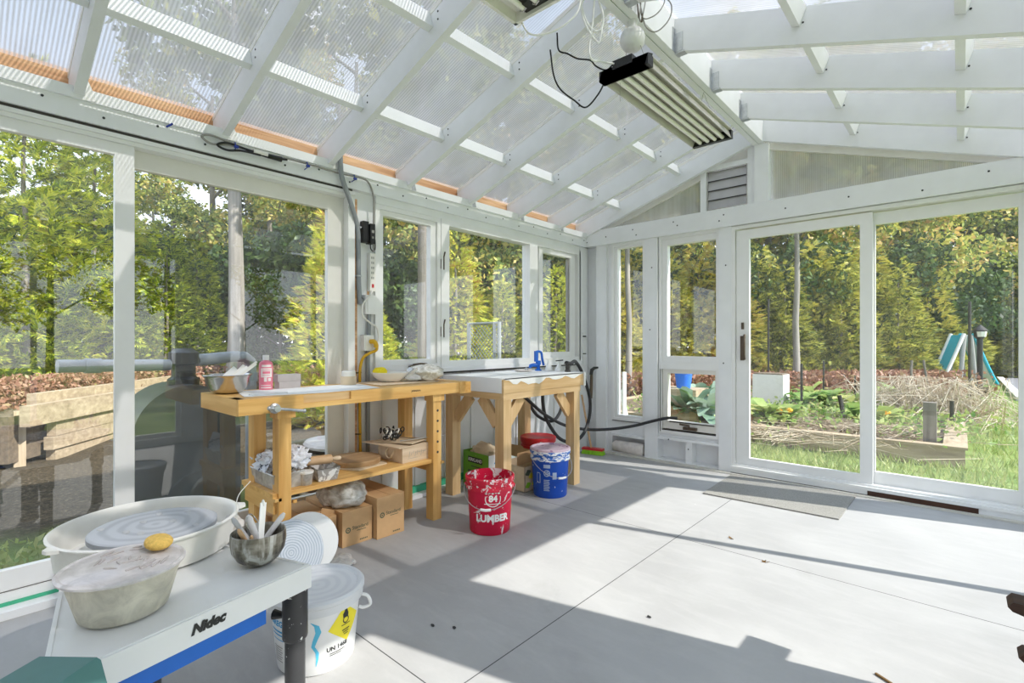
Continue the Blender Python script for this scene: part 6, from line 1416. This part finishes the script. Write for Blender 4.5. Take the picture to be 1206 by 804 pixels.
for s, lab in ((-1, 0), (1, 1)):
    pts = [SLp + rdir * s * (.12 + .62 * f) + Vector((0, 0, 1.30 * (1 - f) ** 1.15 + .12)) for f in np.linspace(0, 1, 9)]
    mb = MB()
    for a, b in zip(pts, pts[1:]): mb.bar(a, b, .34, .04)
    ch = mb.build('chute', 'slide_teal' if s < 0 else 'slide_white', SL)
    for e in (-.19, .19):
        mb = MB(); off = Vector((-rdir.y, rdir.x, 0)) * e; mb.tube([q + off + Vector((0, 0, .04)) for q in pts], .04, 8); mb.build('chute_edge', 'slide_white' if s < 0 else 'slide_teal', ch, smooth=60)
    for e in (-.16, .16):
        off = Vector((-rdir.y, rdir.x, 0)) * e; b0 = SLp + rdir * s * .22 + off; mb = MB(); mb.tube([(b0.x, b0.y, -.06), (b0.x - rdir.x * s * .14, b0.y - rdir.y * s * .14, 1.36)], .05, 10); mb.build('leg', 'play_grey', SL)
mb = MB(); mb.bar(SLp + Vector((0, 0, .28)) - rdir * .3, SLp + Vector((0, 0, .28)) + rdir * .3, .36, .06); mb.build('step', 'play_grey', SL)
a_, b_ = at(1177.6, 16.8), at(1203, 10.6); c_, e_ = at(1420, 10.6), at(1420, 18)
mb = MB(); mb.prism([(q.x, q.y, -.058) for q in (a_, b_, c_, e_)], (0, 0, .03)); struct(mb.build('driveway', 'asphalt', smooth=0), 'grey asphalt driveway at the right beyond the lawn', 'driveway')
mb = MB(); mb.bar((a_.x, a_.y, -.02), (b_.x, b_.y, -.02), .16, .08); struct(mb.build('kerb', 'concrete_curb', smooth=0), 'pale concrete kerb along the driveway', 'kerb')

# lawn blades near the door
n = 26000; X_ = RNG.uniform(-.5, 6.5, n); Y_ = .35 + 9.5 * RNG.random(n) ** 1.6
k_ = ~((X_ < 3.25) & (Y_ > 1.84) & (Y_ < 6.7)); X_, Y_ = X_[k_], Y_[k_]; n = len(X_)
P = np.stack([X_, Y_, np.full(n, -.055)], 1); hh = .035 + .035 * RNG.random((n, 1)); U_ = unit(np.stack([RNG.normal(0, .5, n), RNG.normal(0, .5, n), np.full(n, 1.)], 1)) * hh; a = RNG.random(n) * PI; V_ = np.stack([np.cos(a), np.sin(a), np.zeros(n)], 1) * .007
tag(quads_mesh('lawn_grass', P + U_ * .9, U_, V_, 'grass'), 'short green grass between the garden door and the bed', 'grass', None, 'stuff')
for o in list(bpy.data.objects):
    if '_used' in o: del o['_used']

# ------------------------------------------------------------------ light and camera
w = bpy.data.worlds.new('sky'); S.world = w; w.use_nodes = True
t = w.node_tree; t.nodes.clear()
o = t.nodes.new('ShaderNodeOutputWorld'); bg = t.nodes.new('ShaderNodeBackground')
tc = t.nodes.new('ShaderNodeTexCoord'); sx = t.nodes.new('ShaderNodeSeparateXYZ'); L(t, tc.outputs['Generated'], sx.inputs[0])
g = ramp(t, sx.outputs[2], [(0.0, (.95, .97, 1.0)), (.22, (.70, .82, 1.0)), (.6, (.56, .72, 1.0)), (1.0, (.52, .68, 1.0))])
cl = noise(t, tc.outputs['Generated'], 2.4, 6, .6, .4)
cm = ramp(t, cl, [(.48, (0, 0, 0)), (.68, (1, 1, 1))])
L(t, mixc(t, cm, g, (1.0, 1.0, 1.0)), bg.inputs[0]); bg.inputs[1].default_value = SKY
L(t, bg.outputs[0], o.inputs[0])
sd = bpy.data.lights.new('sun', 'SUN'); sd.energy = SUN; sd.angle = math.radians(.6); sd.color = (1, .955, .90)
so = bpy.data.objects.new('sun', sd); COL.objects.link(so)
el, az = math.radians(41.9), math.radians(14.9)
d = Vector((-math.cos(el) * math.cos(az), -math.cos(el) * math.sin(az), -math.sin(el)))
so.rotation_euler = d.to_track_quat('-Z', 'Y').to_euler(); so.location = (9, 2, 9)
cd = bpy.data.cameras.new('camera'); cam = bpy.data.objects.new('camera', cd); COL.objects.link(cam)
cam.location = (3.16, -4.77, 1.2); cam.rotation_euler = (PI / 2, 0, math.radians(41.88))
cd.sensor_width = 36; cd.lens = 36 * 590 / 1206; cd.clip_start = .02; cd.clip_end = 300
S.camera = cam
vs = S.view_settings; vs.view_transform = 'Standard'; vs.look = 'None'; vs.gamma = 1; vs.use_curve_mapping = False; vs.exposure = EXPO
cy = S.cycles
cy.max_bounces = 14; cy.diffuse_bounces = 5; cy.glossy_bounces = 5; cy.transmission_bounces = 8; cy.transparent_max_bounces = 24
cy.sample_clamp_indirect = 6; cy.use_denoising = True
